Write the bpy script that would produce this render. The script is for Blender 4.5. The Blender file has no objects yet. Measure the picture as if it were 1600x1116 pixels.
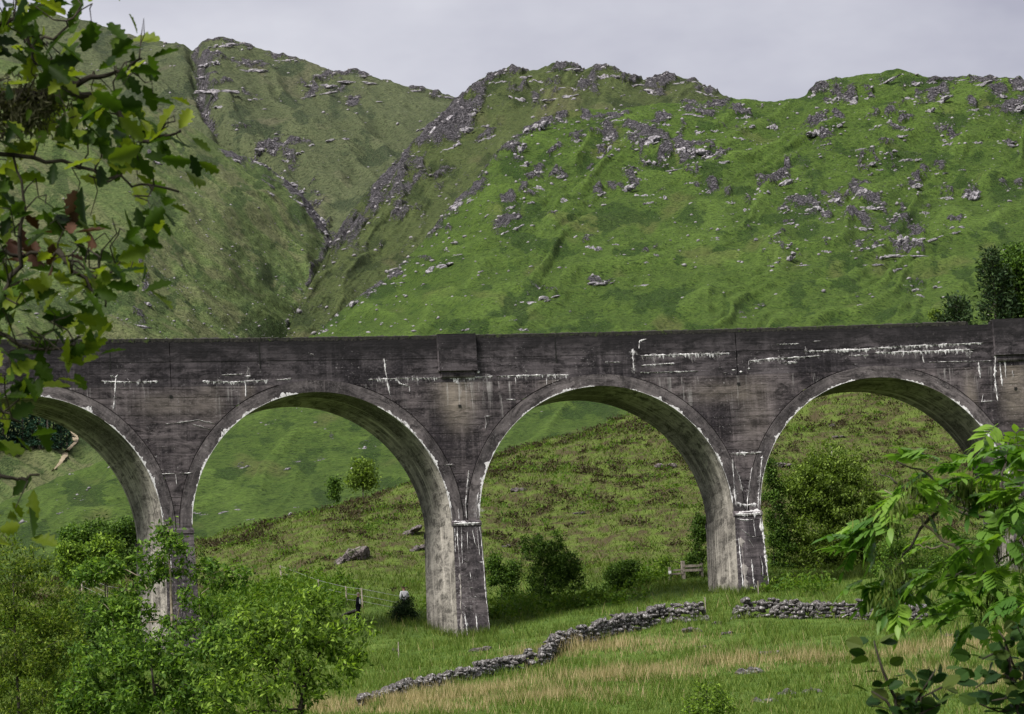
import bpy, bmesh, math, random
import numpy as np
from mathutils import Vector, Matrix

random.seed(7)
RNG = np.random.default_rng(7)
scene = bpy.context.scene
COL = scene.collection

# ------------------------------------------------------------------ camera
CAM = np.array([-75.792, -243.553, 1.7])
YAW, PIT, ROL, FPX = 0.3142, 0.1592, -0.0591, 7024.9
FW = np.array([math.sin(YAW)*math.cos(PIT), math.cos(YAW)*math.cos(PIT), math.sin(PIT)])
_r0 = np.array([math.cos(YAW), -math.sin(YAW), 0.0])
_u0 = np.cross(_r0, FW)
RT = math.cos(ROL)*_r0 + math.sin(ROL)*_u0
UP = -math.sin(ROL)*_r0 + math.cos(ROL)*_u0
FH = np.array([math.sin(YAW), math.cos(YAW), 0.0])
cam_data = bpy.data.cameras.new('camera')
cam = bpy.data.objects.new('camera', cam_data)
COL.objects.link(cam)
cam.matrix_world = Matrix(((RT[0], UP[0], -FW[0], CAM[0]), (RT[1], UP[1], -FW[1], CAM[1]),
                           (RT[2], UP[2], -FW[2], CAM[2]), (0, 0, 0, 1)))
cam_data.sensor_width = 36.0
cam_data.lens = 36.0*FPX/1600.0
cam_data.clip_start = 0.5
cam_data.clip_end = 20000
cam_data.dof.use_dof = True
cam_data.dof.focus_distance = 262.0
cam_data.dof.aperture_fstop = 34.0
scene.camera = cam

# ------------------------------------------------------------------ sky, sun, exposure
SUN_ELEV, SUN_AZ = math.radians(50), math.radians(-122)     # azimuth from +Y towards +X
world = bpy.data.worlds.new('World')
scene.world = world
world.use_nodes = True
wn = world.node_tree
wn.nodes.clear()
w_out = wn.nodes.new('ShaderNodeOutputWorld')
w_bg = wn.nodes.new('ShaderNodeBackground')
w_sky = wn.nodes.new('ShaderNodeTexSky')
w_sky.sky_type = 'NISHITA'
w_sky.sun_disc = False
w_sky.sun_elevation = SUN_ELEV
w_sky.sun_rotation = SUN_AZ
w_tc = wn.nodes.new('ShaderNodeTexCoord')
w_map = wn.nodes.new('ShaderNodeMapping')
w_map.inputs['Scale'].default_value = (6, 6, 13)
w_no = wn.nodes.new('ShaderNodeTexNoise')
w_no.inputs['Scale'].default_value = 1.0
w_no.inputs['Detail'].default_value = 6
w_no.inputs['Roughness'].default_value = 0.55
w_rp = wn.nodes.new('ShaderNodeValToRGB')           # overcast cloud sheet, faint mottling
w_rp.color_ramp.elements[0].position = 0.36
w_rp.color_ramp.elements[0].color = (2.05, 2.0, 2.36, 1)
w_rp.color_ramp.elements[1].position = 0.66
w_rp.color_ramp.elements[1].color = (3.55, 3.5, 3.72, 1)
w_mx = wn.nodes.new('ShaderNodeMix')
w_mx.data_type = 'RGBA'
w_mx.inputs[0].default_value = 0.93
w_bg.inputs['Strength'].default_value = 0.1
wn.links.new(w_tc.outputs['Generated'], w_map.inputs['Vector'])
wn.links.new(w_map.outputs[0], w_no.inputs['Vector'])
wn.links.new(w_no.outputs['Fac'], w_rp.inputs['Fac'])
wn.links.new(w_sky.outputs[0], w_mx.inputs[6])
wn.links.new(w_rp.outputs[0], w_mx.inputs[7])
wn.links.new(w_mx.outputs[2], w_bg.inputs['Color'])
wn.links.new(w_bg.outputs[0], w_out.inputs['Surface'])

sun_data = bpy.data.lights.new('sun', 'SUN')
sun_data.energy = 3.3
sun_data.angle = math.radians(24)
sun_data.color = (1.0, 0.96, 0.9)
sun = bpy.data.objects.new('sun', sun_data)
COL.objects.link(sun)
sdir = Vector((math.sin(SUN_AZ)*math.cos(SUN_ELEV), math.cos(SUN_AZ)*math.cos(SUN_ELEV), math.sin(SUN_ELEV)))
sun.rotation_euler = sdir.to_track_quat('Z', 'Y').to_euler()
sun.location = (0, 0, 300)

scene.view_settings.view_transform = 'Standard'
scene.view_settings.look = 'None'
scene.view_settings.gamma = 1.0
scene.view_settings.exposure = 1.1

# ------------------------------------------------------------------ numeric helpers
def ray(px, py):
    d = FW*FPX + RT*(px-800.0) - UP*(py-558.0)
    return d/np.dot(d, FH)          # unit advance along the horizontal forward axis

def at(px, py, v):
    """A point in the valley: seen in direction (px, py) of the survey photo, v metres forward of the viewpoint."""
    return CAM + ray(px, py)*v

def uv_xy(u, v):
    return CAM[0]+_r0[0]*u+FH[0]*v, CAM[1]+_r0[1]*u+FH[1]*v

_perm = np.random.default_rng(3).permutation(512)
_perm = np.concatenate([_perm, _perm, _perm])
_grad = np.array([(math.cos(a), math.sin(a)) for a in np.linspace(0, 2*math.pi, 16, endpoint=False)])

def perlin(x, y, seed=0):
    x = np.asarray(x, float)+seed*17.3
    y = np.asarray(y, float)+seed*9.7
    xi = np.floor(x).astype(int); yi = np.floor(y).astype(int)
    xf = x-xi; yf = y-yi
    u = xf*xf*xf*(xf*(xf*6-15)+10); v = yf*yf*yf*(yf*(yf*6-15)+10)
    def g(ix, iy, dx, dy):
        h = _perm[(_perm[ix & 511]+iy) & 511] & 15
        return _grad[h, 0]*dx+_grad[h, 1]*dy
    a = g(xi, yi, xf, yf); b = g(xi+1, yi, xf-1, yf)
    c = g(xi, yi+1, xf, yf-1); d = g(xi+1, yi+1, xf-1, yf-1)
    return (a+(b-a)*u)+((c+(d-c)*u)-(a+(b-a)*u))*v     # about -0.7..0.7

def fbm(x, y, oct=4, seed=0, gain=0.5):
    s = 0; a = 1; f = 1
    for o in range(oct):
        s = s+a*perlin(x*f, y*f, seed+o*3); a *= gain; f *= 2.03
    return s

def ridged(x, y, oct=4, seed=0):
    s = 0; a = 1; f = 1
    for o in range(oct):
        s = s+a*(0.5-np.abs(perlin(x*f, y*f, seed+o*5))*1.4); a *= 0.5; f *= 2.1
    return s

def sstep(a, b, x):
    t = np.clip((x-a)/(b-a), 0, 1)
    return t*t*(3-2*t)

# ------------------------------------------------------------------ object helpers
def mesh_np(name, verts, faces, attr=None, smooth=False, uvs=None):
    """verts (N,3); faces (M,k) array of equal-length faces."""
    verts = np.asarray(verts, np.float32); faces = np.asarray(faces, np.int32)
    me = bpy.data.meshes.new(name)
    k = faces.shape[1]
    me.vertices.add(len(verts)); me.vertices.foreach_set('co', verts.ravel())
    me.loops.add(faces.size); me.loops.foreach_set('vertex_index', faces.ravel())
    me.polygons.add(len(faces))
    me.polygons.foreach_set('loop_start', np.arange(0, faces.size, k, dtype=np.int32))
    me.polygons.foreach_set('loop_total', np.full(len(faces), k, np.int32))
    if smooth:
        me.polygons.foreach_set('use_smooth', np.ones(len(faces), bool))
    me.update(calc_edges=True)
    if attr:
        for n, a in attr.items():
            at_ = me.attributes.new(n, 'FLOAT', 'POINT')
            at_.data.foreach_set('value', np.asarray(a, np.float32).ravel())
    if uvs is not None:
        ul = me.uv_layers.new(name='UVMap')
        ul.data.foreach_set('uv', np.asarray(uvs, np.float32)[faces.ravel()].ravel())
    return me

def obj(name, me, mat=None, parent=None, loc=None):
    o = bpy.data.objects.new(name, me)
    COL.objects.link(o)
    if mat is not None and me is not None and not me.materials:
        me.materials.append(mat)
    if loc is not None:
        o.location = Vector(loc)
    if parent is not None:
        o.parent = parent
    return o

def tag(o, label=None, cat=None, group=None, kind=None):
    if label: o['label'] = label
    if cat: o['category'] = cat
    if group: o['group'] = group
    if kind: o['kind'] = kind
    return o

def thing(name, label, cat, loc, group=None):
    o = bpy.data.objects.new(name, None)
    COL.objects.link(o)
    o.location = Vector(loc)
    o.empty_display_size = 0.3
    return tag(o, label, cat, group)

class MB:
    """Collects polygons; builds one mesh in coordinates relative to org."""
    def __init__(self): self.v = []; self.f = []; self.uv = []
    def add(self, vs, fs, uvs=None):
        b = len(self.v); self.v += [tuple(map(float, p)) for p in vs]
        self.uv += [tuple(map(float, p)) for p in (uvs if uvs is not None else [(p[0], p[2]) for p in vs])]
        self.f += [tuple(i+b for i in f) for f in fs]
    def grid(self, P, UV=None, flip=False):
        P = np.asarray(P); n, m = P.shape[:2]
        fs = []
        for i in range(n-1):
            for j in range(m-1):
                q = (i*m+j, (i+1)*m+j, (i+1)*m+j+1, i*m+j+1)
                fs.append(q[::-1] if flip else q)
        self.add(P.reshape(-1, 3), fs, None if UV is None else np.asarray(UV).reshape(-1, 2))
    def tube(self, pts, rad, sides=6, cap=True):
        pts = [np.asarray(p, float) for p in pts]
        n = len(pts); b = len(self.v); ref = np.array([0.31, 0.17, 0.93])
        for i, p in enumerate(pts):
            t = pts[min(i+1, n-1)]-pts[max(i-1, 0)]; t = t/(np.linalg.norm(t)+1e-9)
            a = np.cross(t, ref); a /= (np.linalg.norm(a)+1e-9); c = np.cross(t, a)
            for k in range(sides):
                an = 2*math.pi*k/sides
                q = p+(a*math.cos(an)+c*math.sin(an))*rad[i]
                self.v.append(tuple(q)); self.uv.append((k/sides, i))
        for i in range(n-1):
            for k in range(sides):
                k2 = (k+1) % sides
                self.f.append((b+i*sides+k, b+i*sides+k2, b+(i+1)*sides+k2, b+(i+1)*sides+k))
        if cap:
            self.f.append(tuple(b+k for k in range(sides))[::-1])
            self.f.append(tuple(b+(n-1)*sides+k for k in range(sides)))
    def box(self, c, sx, sy, sz, ax=None, jit=0):
        c = np.asarray(c, float); A = np.eye(3) if ax is None else np.asarray(ax, float)
        vs = []
        for z in (-1, 1):
            for (x, y) in ((-1, -1), (1, -1), (1, 1), (-1, 1)):
                vs.append(c+A[0]*x*sx/2+A[1]*y*sy/2+A[2]*z*sz/2+(np.random.uniform(-jit, jit, 3) if jit else 0))
        self.add(vs, [(0, 3, 2, 1), (4, 5, 6, 7), (0, 1, 5, 4), (1, 2, 6, 5), (2, 3, 7, 6), (3, 0, 4, 7)])
    def mesh(self, name, org=(0, 0, 0), smooth=False):
        me = bpy.data.meshes.new(name)
        o = np.asarray(org, float)
        me.from_pydata([tuple(np.asarray(p)-o) for p in self.v], [], self.f)
        if smooth:
            me.polygons.foreach_set('use_smooth', [True]*len(me.polygons))
        ul = me.uv_layers.new(name='UVMap')
        idx = [i for f in self.f for i in f]
        if len(ul.data) == len(idx):
            ul.data.foreach_set('uv', [c for i in idx for c in self.uv[i]])
        me.update()
        return me

# ------------------------------------------------------------------ materials
class NT:
    def __init__(self, name):
        self.m = bpy.data.materials.new(name); self.m.use_nodes = True
        self.t = self.m.node_tree; self.t.nodes.clear()
        self.out = self.n('ShaderNodeOutputMaterial')
    def n(self, typ, **kw):
        nd = self.t.nodes.new(typ)
        for k, v in kw.items():
            if k.startswith('i_'):
                key = k[2:]
                nd.inputs[int(key) if key.isdigit() else key.replace('_', ' ')].default_value = v
            else: setattr(nd, k, v)
        return nd
    def l(self, a, b): self.t.links.new(a, b)
    def val(self, x, sock):
        if isinstance(x, (int, float)): sock.default_value = x
        elif isinstance(x, (tuple, list)): sock.default_value = tuple(x)+((1,) if len(x) == 3 and len(sock.default_value) == 4 else ())
        else: self.l(x, sock)
    def noise(self, vec, scale, detail=4, rough=0.55, sc=None, dist=0):
        if sc is not None: vec = self.mapping(vec, sc)
        nd = self.n('ShaderNodeTexNoise', i_Scale=scale, i_Detail=detail, i_Roughness=rough, i_Distortion=dist)
        if vec is not None: self.l(vec, nd.inputs['Vector'])
        return nd.outputs['Fac']
    def voro(self, vec, scale, feature='F1', sc=None, out='Distance'):
        if sc is not None: vec = self.mapping(vec, sc)
        nd = self.n('ShaderNodeTexVoronoi', feature=feature, i_Scale=scale)
        if vec is not None: self.l(vec, nd.inputs['Vector'])
        return nd.outputs[out]
    def mapping(self, vec, sc, loc=(0, 0, 0)):
        nd = self.n('ShaderNodeMapping'); nd.inputs['Scale'].default_value = sc; nd.inputs['Location'].default_value = loc
        self.l(vec, nd.inputs['Vector']); return nd.outputs[0]
    def ramp(self, fac, stops):
        nd = self.n('ShaderNodeValToRGB'); e = nd.color_ramp.elements
        while len(e) < len(stops): e.new(0.5)
        for s, (p, c) in zip(e, stops):
            s.position = p; s.color = (c, c, c, 1) if isinstance(c, (int, float)) else tuple(c)+(1,)
        self.l(fac, nd.inputs[0]); return nd.outputs[0]
    def mix(self, fac, a, b, mode='MIX'):
        nd = self.n('ShaderNodeMix', data_type='RGBA', blend_type=mode)
        self.val(fac, nd.inputs[0]); self.val(a, nd.inputs[6]); self.val(b, nd.inputs[7]); return nd.outputs[2]
    def math(self, op, a, b=0.0, clamp=False):
        nd = self.n('ShaderNodeMath', operation=op, use_clamp=clamp)
        self.val(a, nd.inputs[0]); self.val(b, nd.inputs[1]); return nd.outputs[0]
    def bump(self, h, strength=0.5, dist=0.1, normal=None):
        nd = self.n('ShaderNodeBump'); nd.inputs['Strength'].default_value = strength; nd.inputs['Distance'].default_value = dist
        self.l(h, nd.inputs['Height'])
        if normal is not None: self.l(normal, nd.inputs['Normal'])
        return nd.outputs[0]
    def finish(self, col, rough=0.9, normal=None, spec=0.2, trans=0.0, transcol=None):
        p = self.n('ShaderNodeBsdfPrincipled')
        self.val(col, p.inputs['Base Color']); self.val(rough, p.inputs['Roughness'])
        p.inputs['Specular IOR Level'].default_value = spec
        if normal is not None: self.l(normal, p.inputs['Normal'])
        s = p.outputs[0]
        if trans:
            t = self.n('ShaderNodeBsdfTranslucent'); self.val(transcol if transcol is not None else col, t.inputs['Color'])
            if normal is not None: self.l(normal, t.inputs['Normal'])
            mx = self.n('ShaderNodeMixShader', i_0=trans); self.l(s, mx.inputs[1]); self.l(t.outputs[0], mx.inputs[2]); s = mx.outputs[0]
        self.l(s, self.out.inputs['Surface'])
        return self.m
    def pos(self): return self.n('ShaderNodeNewGeometry').outputs['Position']
    def island(self): return self.n('ShaderNodeNewGeometry').outputs['Random Per Island']
    def attr(self, name): return self.n('ShaderNodeAttribute', attribute_name=name).outputs['Fac']
    def uv(self): return self.n('ShaderNodeUVMap', uv_map='UVMap').outputs[0]

def mat_hill(name, g1, g2, g3, tan, s=1.0, rockcol=(0.255, 0.24, 0.26)):
    """hill pasture: short grass, tan bent-grass patches, bracken with shade painted into hollows and gaps, ribs painted lighter, jointed rock where the crags break through"""
    t = NT(name); P = t.pos()
    rock = t.attr('rock'); rib = t.attr('rib'); bracken_shade = t.attr('bracken'); tn = t.attr('tan')
    mid = t.noise(P, 0.45/s, 5, 0.65, sc=(1, 1, 1.5))
    fin = t.noise(P, 1.25/s, 5, 0.75)
    tuf = t.noise(P, 3.0/s, 4, 0.75)
    col = t.mix(t.ramp(mid, [(0.36, 0), (0.64, 1)]), g1, g2)
    col = t.mix(t.ramp(t.math('ADD', tn, t.math('MULTIPLY', t.math('SUBTRACT', fin, .5), .8)), [(0.35, 0), (0.75, 0.85)]), col, tan)
    col = t.mix(t.math('MULTIPLY', rib, 0.65), col, tuple(c*1.6 for c in g2))  # rib tops painted lighter, as if catching the light
    col = t.mix(t.ramp(t.math('ADD', bracken_shade, t.math('MULTIPLY', t.math('SUBTRACT', mid, .5), 1.2)), [(0.45, 0), (0.62, 0.85)]), col, g3)  # bracken patches, plus shade painted in the hollows
    col = t.mix(t.ramp(fin, [(0.36, 0.9), (0.53, 0)]), col, tuple(c*0.3 for c in g3))  # shaded gaps between tussocks painted into the colour
    col = t.mix(t.ramp(tuf, [(0.5, 0), (0.64, 0.6)]), col, (g2[0]*1.55, g2[1]*1.4, g2[2]*1.6))
    rn = t.noise(P, 1.1/s, 6, 0.75, sc=(1, 1, 1.5), dist=0.5)
    cr = t.voro(P, 0.62/s, 'DISTANCE_TO_EDGE', sc=(1.7, 1.7, 0.8))
    rc = t.mix(t.ramp(rn, [(0.40, 0), (0.6, 1)]), tuple(c*0.2 for c in rockcol), tuple(c*1.35 for c in rockcol))
    rc = t.mix(t.ramp(cr, [(0.0, 0.95), (0.13, 0)]), rc, tuple(c*0.07 for c in rockcol))
    brk = t.noise(P, 1.3/s, 5, 0.65)
    rf = t.math('ADD', rock, t.math('MULTIPLY', t.math('SUBTRACT', brk, 0.5), 1.0))
    rf = t.ramp(rf, [(0.45, 0), (0.52, 1)])
    col = t.mix(rf, col, rc)
    h = t.math('ADD', t.math('MULTIPLY', fin, 0.9), t.math('ADD', t.math('MULTIPLY', mid, 1.3), t.math('MULTIPLY', tuf, 0.3)))
    hr = t.math('ADD', t.math('MULTIPLY', rn, 2.4), t.ramp(cr, [(0, 0), (0.12, 0.6)]))
    hm = t.n('ShaderNodeMix', data_type='FLOAT'); t.l(rf, hm.inputs[0]); t.l(h, hm.inputs[2]); t.l(hr, hm.inputs[3])
    return t.finish(col, 0.95, t.bump(hm.outputs[0], 1.0, 1.7*s), 0.1)

def mat_ground():
    t = NT('turf'); P = t.pos()
    h = t.attr('heath')
    a = t.noise(P, 0.12, 5, 0.6); b = t.noise(P, 0.9, 5, 0.65); c = t.noise(P, 5, 3, 0.6)
    col = t.mix(t.ramp(a, [(0.35, 0), (0.65, 1)]), (0.07, 0.12, 0.02), (0.10, 0.15, 0.03))
    col = t.mix(t.ramp(b, [(0.4, 0), (0.7, 0.7)]), col, (0.03, 0.06, 0.012))
    hc = t.mix(t.ramp(b, [(0.42, 0), (0.58, 1)]), (0.085, 0.12, 0.024), (0.06, 0.05, 0.025))
    col = t.mix(h, col, hc)
    return t.finish(col, 0.95, t.bump(t.math('ADD', b, c), 0.8, 0.3), 0.1)

def mat_concrete(name, base, light, streak=0.5, board=1.0, top=0.0, runs=0.0, lic=0.60):
    """board-marked old concrete; UV in metres (along wall, height). top: soot-black growth that thickens towards the coping."""
    t = NT(name); U = t.uv()
    big = t.noise(U, 0.22, 6, 0.65); mid = t.noise(U, 1.3, 6, 0.75, sc=(0.6, 1.3, 1), dist=0.6); fin = t.noise(U, 7, 5, 0.75)
    vst = t.noise(U, 1.0, 6, 0.7, sc=(2.3, 0.12, 1), dist=0.7); vz = t.noise(U, 0.3, 4, 0.65)
    brd = t.noise(U, 1.0, 4, 0.6, sc=(0.10, 3.4, 1), dist=0.25)
    sep = t.n('ShaderNodeSeparateXYZ'); t.l(U, sep.inputs[0])
    wob = t.math('ADD', sep.outputs[1], t.math('MULTIPLY', t.noise(U, 0.6, 3), 0.14))
    fr = t.math('FRACT', t.math('MULTIPLY', wob, 1/0.47))
    brk = t.noise(U, 0.7, 4, 0.65)
    line = t.math('MULTIPLY', t.ramp(fr, [(0.0, 1), (0.06, 0)]), t.ramp(brk, [(0.45, 0), (0.6, 1)]))
    d = tuple(c*0.42 for c in base)
    col = t.mix(t.ramp(big, [(0.42, 0), (0.58, 1)]), base, light)
    col = t.mix(t.ramp(mid, [(0.40, 0.92), (0.54, 0)]), col, d)
    col = t.mix(t.math('MULTIPLY', t.ramp(fin, [(0.5, 0), (0.75, 1)]), 0.45), col, tuple(min(1, c*1.6) for c in light))
    up = t.math('MULTIPLY', t.ramp(vst, [(0.5, 0), (0.68, 1)]), t.ramp(vz, [(0.4, 0.15), (0.62, 1)]))
    col = t.mix(t.math('MULTIPLY', up, streak), col, tuple(min(1, c*1.8) for c in light))
    dn = t.math('MULTIPLY', t.ramp(vst, [(0.3, 1), (0.44, 0)]), t.ramp(vz, [(0.35, 1), (0.6, 0.2)]))
    col = t.mix(t.math('MULTIPLY', dn, 0.8), col, d)
    col = t.mix(t.math('MULTIPLY', t.ramp(brd, [(0.36, 1), (0.52, 0)]), 0.55*board), col, d)
    col = t.mix(t.math('MULTIPLY', line, 0.8*board), col, tuple(c*0.2 for c in base))
    col = t.mix(t.math('MULTIPLY', t.attr('stain'), t.ramp(mid, [(0.3, 0.25), (0.6, 1)])), col, (0.27, 0.23, 0.19))
    lich = t.noise(U, 5.5, 5, 0.75); lz = t.noise(U, 0.35, 3, 0.6)
    lm = t.math('MULTIPLY', t.ramp(lich, [(lic, 0), (lic+0.07, 1)]), t.ramp(lz, [(0.42, 0), (0.62, 0.8)]))
    col = t.mix(lm, col, (0.36, 0.34, 0.34))
    if runs:
        rv = t.noise(U, 1.0, 5, 0.7, sc=(3.4, 0.22, 1), dist=0.5); rz = t.noise(U, 0.5, 3, 0.6, sc=(1, 0.3, 1))
        zf = t.ramp(t.math('MULTIPLY', t.math('ADD', sep.outputs[1], 6.2), 1/3.6), [(0.0, 0.0), (0.95, 1.0), (0.985, 0.0)])
        rm = t.math('MULTIPLY', t.math('MULTIPLY', t.ramp(rv, [(0.54, 0), (0.64, 1)]), t.ramp(rz, [(0.46, 0), (0.6, 1)])), t.math('POWER', zf, 2.0))
        col = t.mix(t.math('MULTIPLY', rm, runs), col, (0.45, 0.43, 0.42))
    if top:
        tz = t.math('ADD', t.math('DIVIDE', sep.outputs[1], top), t.math('MULTIPLY', t.math('SUBTRACT', mid, .5), 1.6))
        col = t.mix(t.ramp(tz, [(0.25, 0.85), (1.0, 0.0)]), col, (0.014, 0.013, 0.014))
    h = t.math('ADD', t.math('ADD', t.math('MULTIPLY', fin, 0.5), t.math('MULTIPLY', mid, 0.9)), t.math('MULTIPLY', t.math('SUBTRACT', brd, line), 0.8*board))
    return t.finish(col, 0.92, t.bump(h, 0.7, 0.07), 0.15)

def mat_noise(name, c1, c2, scale=3, bump=0.5, bd=0.05, rough=0.9, c3=None, s3=0.6):
    t = NT(name); P = t.n('ShaderNodeTexCoord').outputs['Object']
    a = t.noise(P, scale, 5, 0.65)
    col = t.mix(t.ramp(a, [(0.35, 0), (0.65, 1)]), c1, c2)
    if c3 is not None:
        b = t.noise(P, scale*0.45, 4, 0.7, dist=0.5)
        col = t.mix(t.ramp(b, [(s3-0.03, 0), (s3+0.03, 1)]), col, c3)
    return t.finish(col, rough, t.bump(a, bump, bd), 0.15)

def mat_leaf(name, c1, c2, c3=None, trans=0.35, rough=0.6, spec=0.12, objrand=False):
    """leaf colour varies from leaf to leaf; some ramps are widened to paint lit leaves and shaded gaps."""
    t = NT(name)
    r = t.n('ShaderNodeObjectInfo').outputs['Random'] if objrand else t.island()
    stops = [(0.0, c1), (1.0, c2)] if c3 is None else [(0.0, c1), (0.6, c2), (1.0, c3)]
    col = t.ramp(r, stops)
    tc = t.mix(1.0, col, (1.5, 1.6, 0.7), 'MULTIPLY')
    return t.finish(col, rough, None, spec, trans, tc)

M = {}
M['hill_green'] = mat_hill('hill_grass', (0.06, 0.115, 0.02), (0.102, 0.165, 0.03), (0.028, 0.064, 0.013), (0.135, 0.15, 0.05))
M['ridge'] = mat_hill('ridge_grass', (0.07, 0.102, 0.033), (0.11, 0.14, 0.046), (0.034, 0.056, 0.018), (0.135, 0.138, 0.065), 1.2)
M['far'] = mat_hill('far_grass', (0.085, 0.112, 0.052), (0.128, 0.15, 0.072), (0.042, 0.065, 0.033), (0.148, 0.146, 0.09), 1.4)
M['slope'] = mat_hill('slope_grass', (0.094, 0.15, 0.046), (0.145, 0.193, 0.064), (0.046, 0.085, 0.026), (0.18, 0.186, 0.094), 1.1)
M['turf'] = mat_ground()
M['conc'] = mat_concrete('stained_concrete', (0.027, 0.023, 0.0265), (0.115, 0.098, 0.101), 0.55, 1.0, 0.0, 0.75)
M['parapet'] = mat_concrete('sooty_concrete', (0.022, 0.0195, 0.0225), (0.085, 0.074, 0.079), 0.45, 1.0, -1.7)
M['ring'] = mat_concrete('arch_concrete', (0.052, 0.046, 0.048), (0.145, 0.127, 0.128), 0.35, 0.6)
M['soffit'] = mat_concrete('streaked_concrete', (0.10, 0.09, 0.08), (0.32, 0.295, 0.262), 1.0, 0.25)
M['pier'] = mat_concrete('pier_concrete', (0.04, 0.035, 0.039), (0.12, 0.103, 0.108), 0.8, 1.0, 0.0, 0.0, 0.555)
def mat_lime(name, c1, c2, lo, hi, amax):
    t = NT(name); P = t.pos(); a = t.noise(P, 5, 6, 0.8); b = t.noise(P, 11, 5, 0.75, sc=(1, 1, .5))
    col = t.mix(t.ramp(a, [(0.35, 0), (0.65, 1)]), c1, c2)
    t.finish(col, 0.9, t.bump(a, 0.5, 0.03), 0.1)
    sh = t.out.inputs['Surface'].links[0].from_socket; tr = t.n('ShaderNodeBsdfTransparent'); mx = t.n('ShaderNodeMixShader')
    t.l(t.ramp(b, [(lo, 0), (hi, amax)]), mx.inputs[0]); t.l(tr.outputs[0], mx.inputs[1]); t.l(sh, mx.inputs[2]); t.l(mx.outputs[0], t.out.inputs['Surface'])
    return t.m
M['lime'] = mat_lime('lime_crust', (0.46, 0.45, 0.45), (0.76, 0.74, 0.75), 0.36, 0.5, 1.0)
M['film'] = mat_lime('lime_film', (0.3, 0.28, 0.28), (0.5, 0.48, 0.48), 0.44, 0.66, 0.6)
M['lime_dull'] = mat_noise('dull_lime_film', (0.22, 0.2, 0.19), (0.34, 0.31, 0.29), 4, 0.3, 0.02)
M['dark'] = mat_noise('dark_void', (0.012, 0.012, 0.012), (0.02, 0.02, 0.018), 3)
M['moss_top'] = mat_noise('mossy_coping', (0.02, 0.02, 0.018), (0.05, 0.046, 0.04), 5, 0.8, 0.05, c3=(0.05, 0.07, 0.02), s3=0.62)
M['ballast'] = mat_noise('ballast_stone', (0.08, 0.075, 0.07), (0.16, 0.15, 0.14), 6)
M['stone'] = mat_noise('lichened_stone', (0.026, 0.024, 0.024), (0.14, 0.128, 0.126), 3.2, 0.8, 0.08, c3=(0.44, 0.43, 0.42), s3=0.58)
def mat_crag(name, c, sc=5.0):
    t = NT(name); P = t.n('ShaderNodeTexCoord').outputs['Object']
    rn = t.noise(P, sc, 6, 0.75, sc=(1.4, 1.4, 0.7), dist=0.6); cr = t.voro(P, sc*1.4, 'DISTANCE_TO_EDGE', sc=(1.5, 1.2, 0.6)); ms = t.noise(P, sc*0.6, 4, 0.7)
    col = t.mix(t.ramp(rn, [(0.36, 0), (0.64, 1)]), tuple(x*0.32 for x in c), tuple(x*1.4 for x in c))
    col = t.mix(t.ramp(cr, [(0.0, 0.9), (0.07, 0)]), col, tuple(x*0.1 for x in c))
    col = t.mix(t.ramp(ms, [(0.57, 0), (0.64, 0.85)]), col, (0.05, 0.075, 0.02))
    return t.finish(col, 0.93, t.bump(t.math('ADD', rn, t.ramp(cr, [(0, 0), (0.1, 0.4)])), 1.0, 0.12), 0.12)
M['crag'] = mat_crag('crag_rock', (0.29, 0.275, 0.295))
M['slab'] = mat_crag('slab_rock', (0.17, 0.145, 0.145), 3.5)
M['bark'] = mat_noise('bark', (0.03, 0.026, 0.02), (0.09, 0.08, 0.065), 8, 0.8, 0.02)
M['oakbark'] = mat_noise('oak_bark', (0.014, 0.012, 0.009), (0.045, 0.038, 0.028), 18, 0.8, 0.01)
M['palebark'] = mat_noise('pale_twig_bark', (0.16, 0.13, 0.09), (0.3, 0.26, 0.2), 10, 0.5, 0.01)
M['birchbark'] = mat_noise('birch_bark', (0.12, 0.11, 0.10), (0.32, 0.29, 0.26), 5, 0.5, 0.01)
M['wood'] = mat_noise('weathered_wood', (0.18, 0.15, 0.12), (0.36, 0.32, 0.27), 9, 0.5, 0.01)
M['wire'] = mat_noise('galvanised_wire', (0.2, 0.2, 0.2), (0.3, 0.3, 0.3), 9)
M['track'] = mat_noise('sandy_track', (0.17, 0.14, 0.09), (0.27, 0.225, 0.16), 0.7, 0.5, 0.2)
M['oak'] = mat_leaf('oak_leaf', (0.01, 0.024, 0.004), (0.04, 0.075, 0.008), (0.18, 0.22, 0.02), 0.45, 0.5, 0.12, True)  # dark-to-bright range also paints silhouetted and backlit leaves
M['oakdead'] = mat_leaf('withered_oak_leaf', (0.03, 0.012, 0.007), (0.10, 0.05, 0.03), None, 0.2, 0.7, 0.2, True)
M['ash'] = mat_leaf('ash_leaf', (0.045, 0.115, 0.016), (0.105, 0.2, 0.03), (0.17, 0.28, 0.035), 0.38, 0.45, 0.22, True)
M['keys'] = mat_leaf('ash_keys', (0.03, 0.05, 0.01), (0.08, 0.12, 0.02), (0.16, 0.2, 0.05), 0.25, 0.5)
M['alder'] = mat_leaf('alder_leaf', (0.01, 0.026, 0.008), (0.03, 0.065, 0.014), (0.06, 0.075, 0.015), 0.2, 0.55, 0.06, True)
M['rowan'] = mat_leaf('rowan_leaf', (0.024, 0.058, 0.009), (0.085, 0.16, 0.026), (0.18, 0.28, 0.045), 0.36)  # ramps from here to birch widened to paint lit leaves and dark gaps
M['dark_leaf'] = mat_leaf('dark_leaf', (0.0150, 0.0350, 0.0070), (0.0600, 0.1150, 0.0200), (0.1305, 0.2175, 0.0406), 0.32)
M['yellow_leaf'] = mat_leaf('willow_leaf', (0.03, 0.058, 0.008), (0.10, 0.155, 0.02), (0.21, 0.26, 0.04), 0.35)
M['cherry'] = mat_leaf('cherry_leaf', (0.0300, 0.0625, 0.0090), (0.1150, 0.1900, 0.0280), (0.2610, 0.3770, 0.0580), 0.38)
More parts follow.
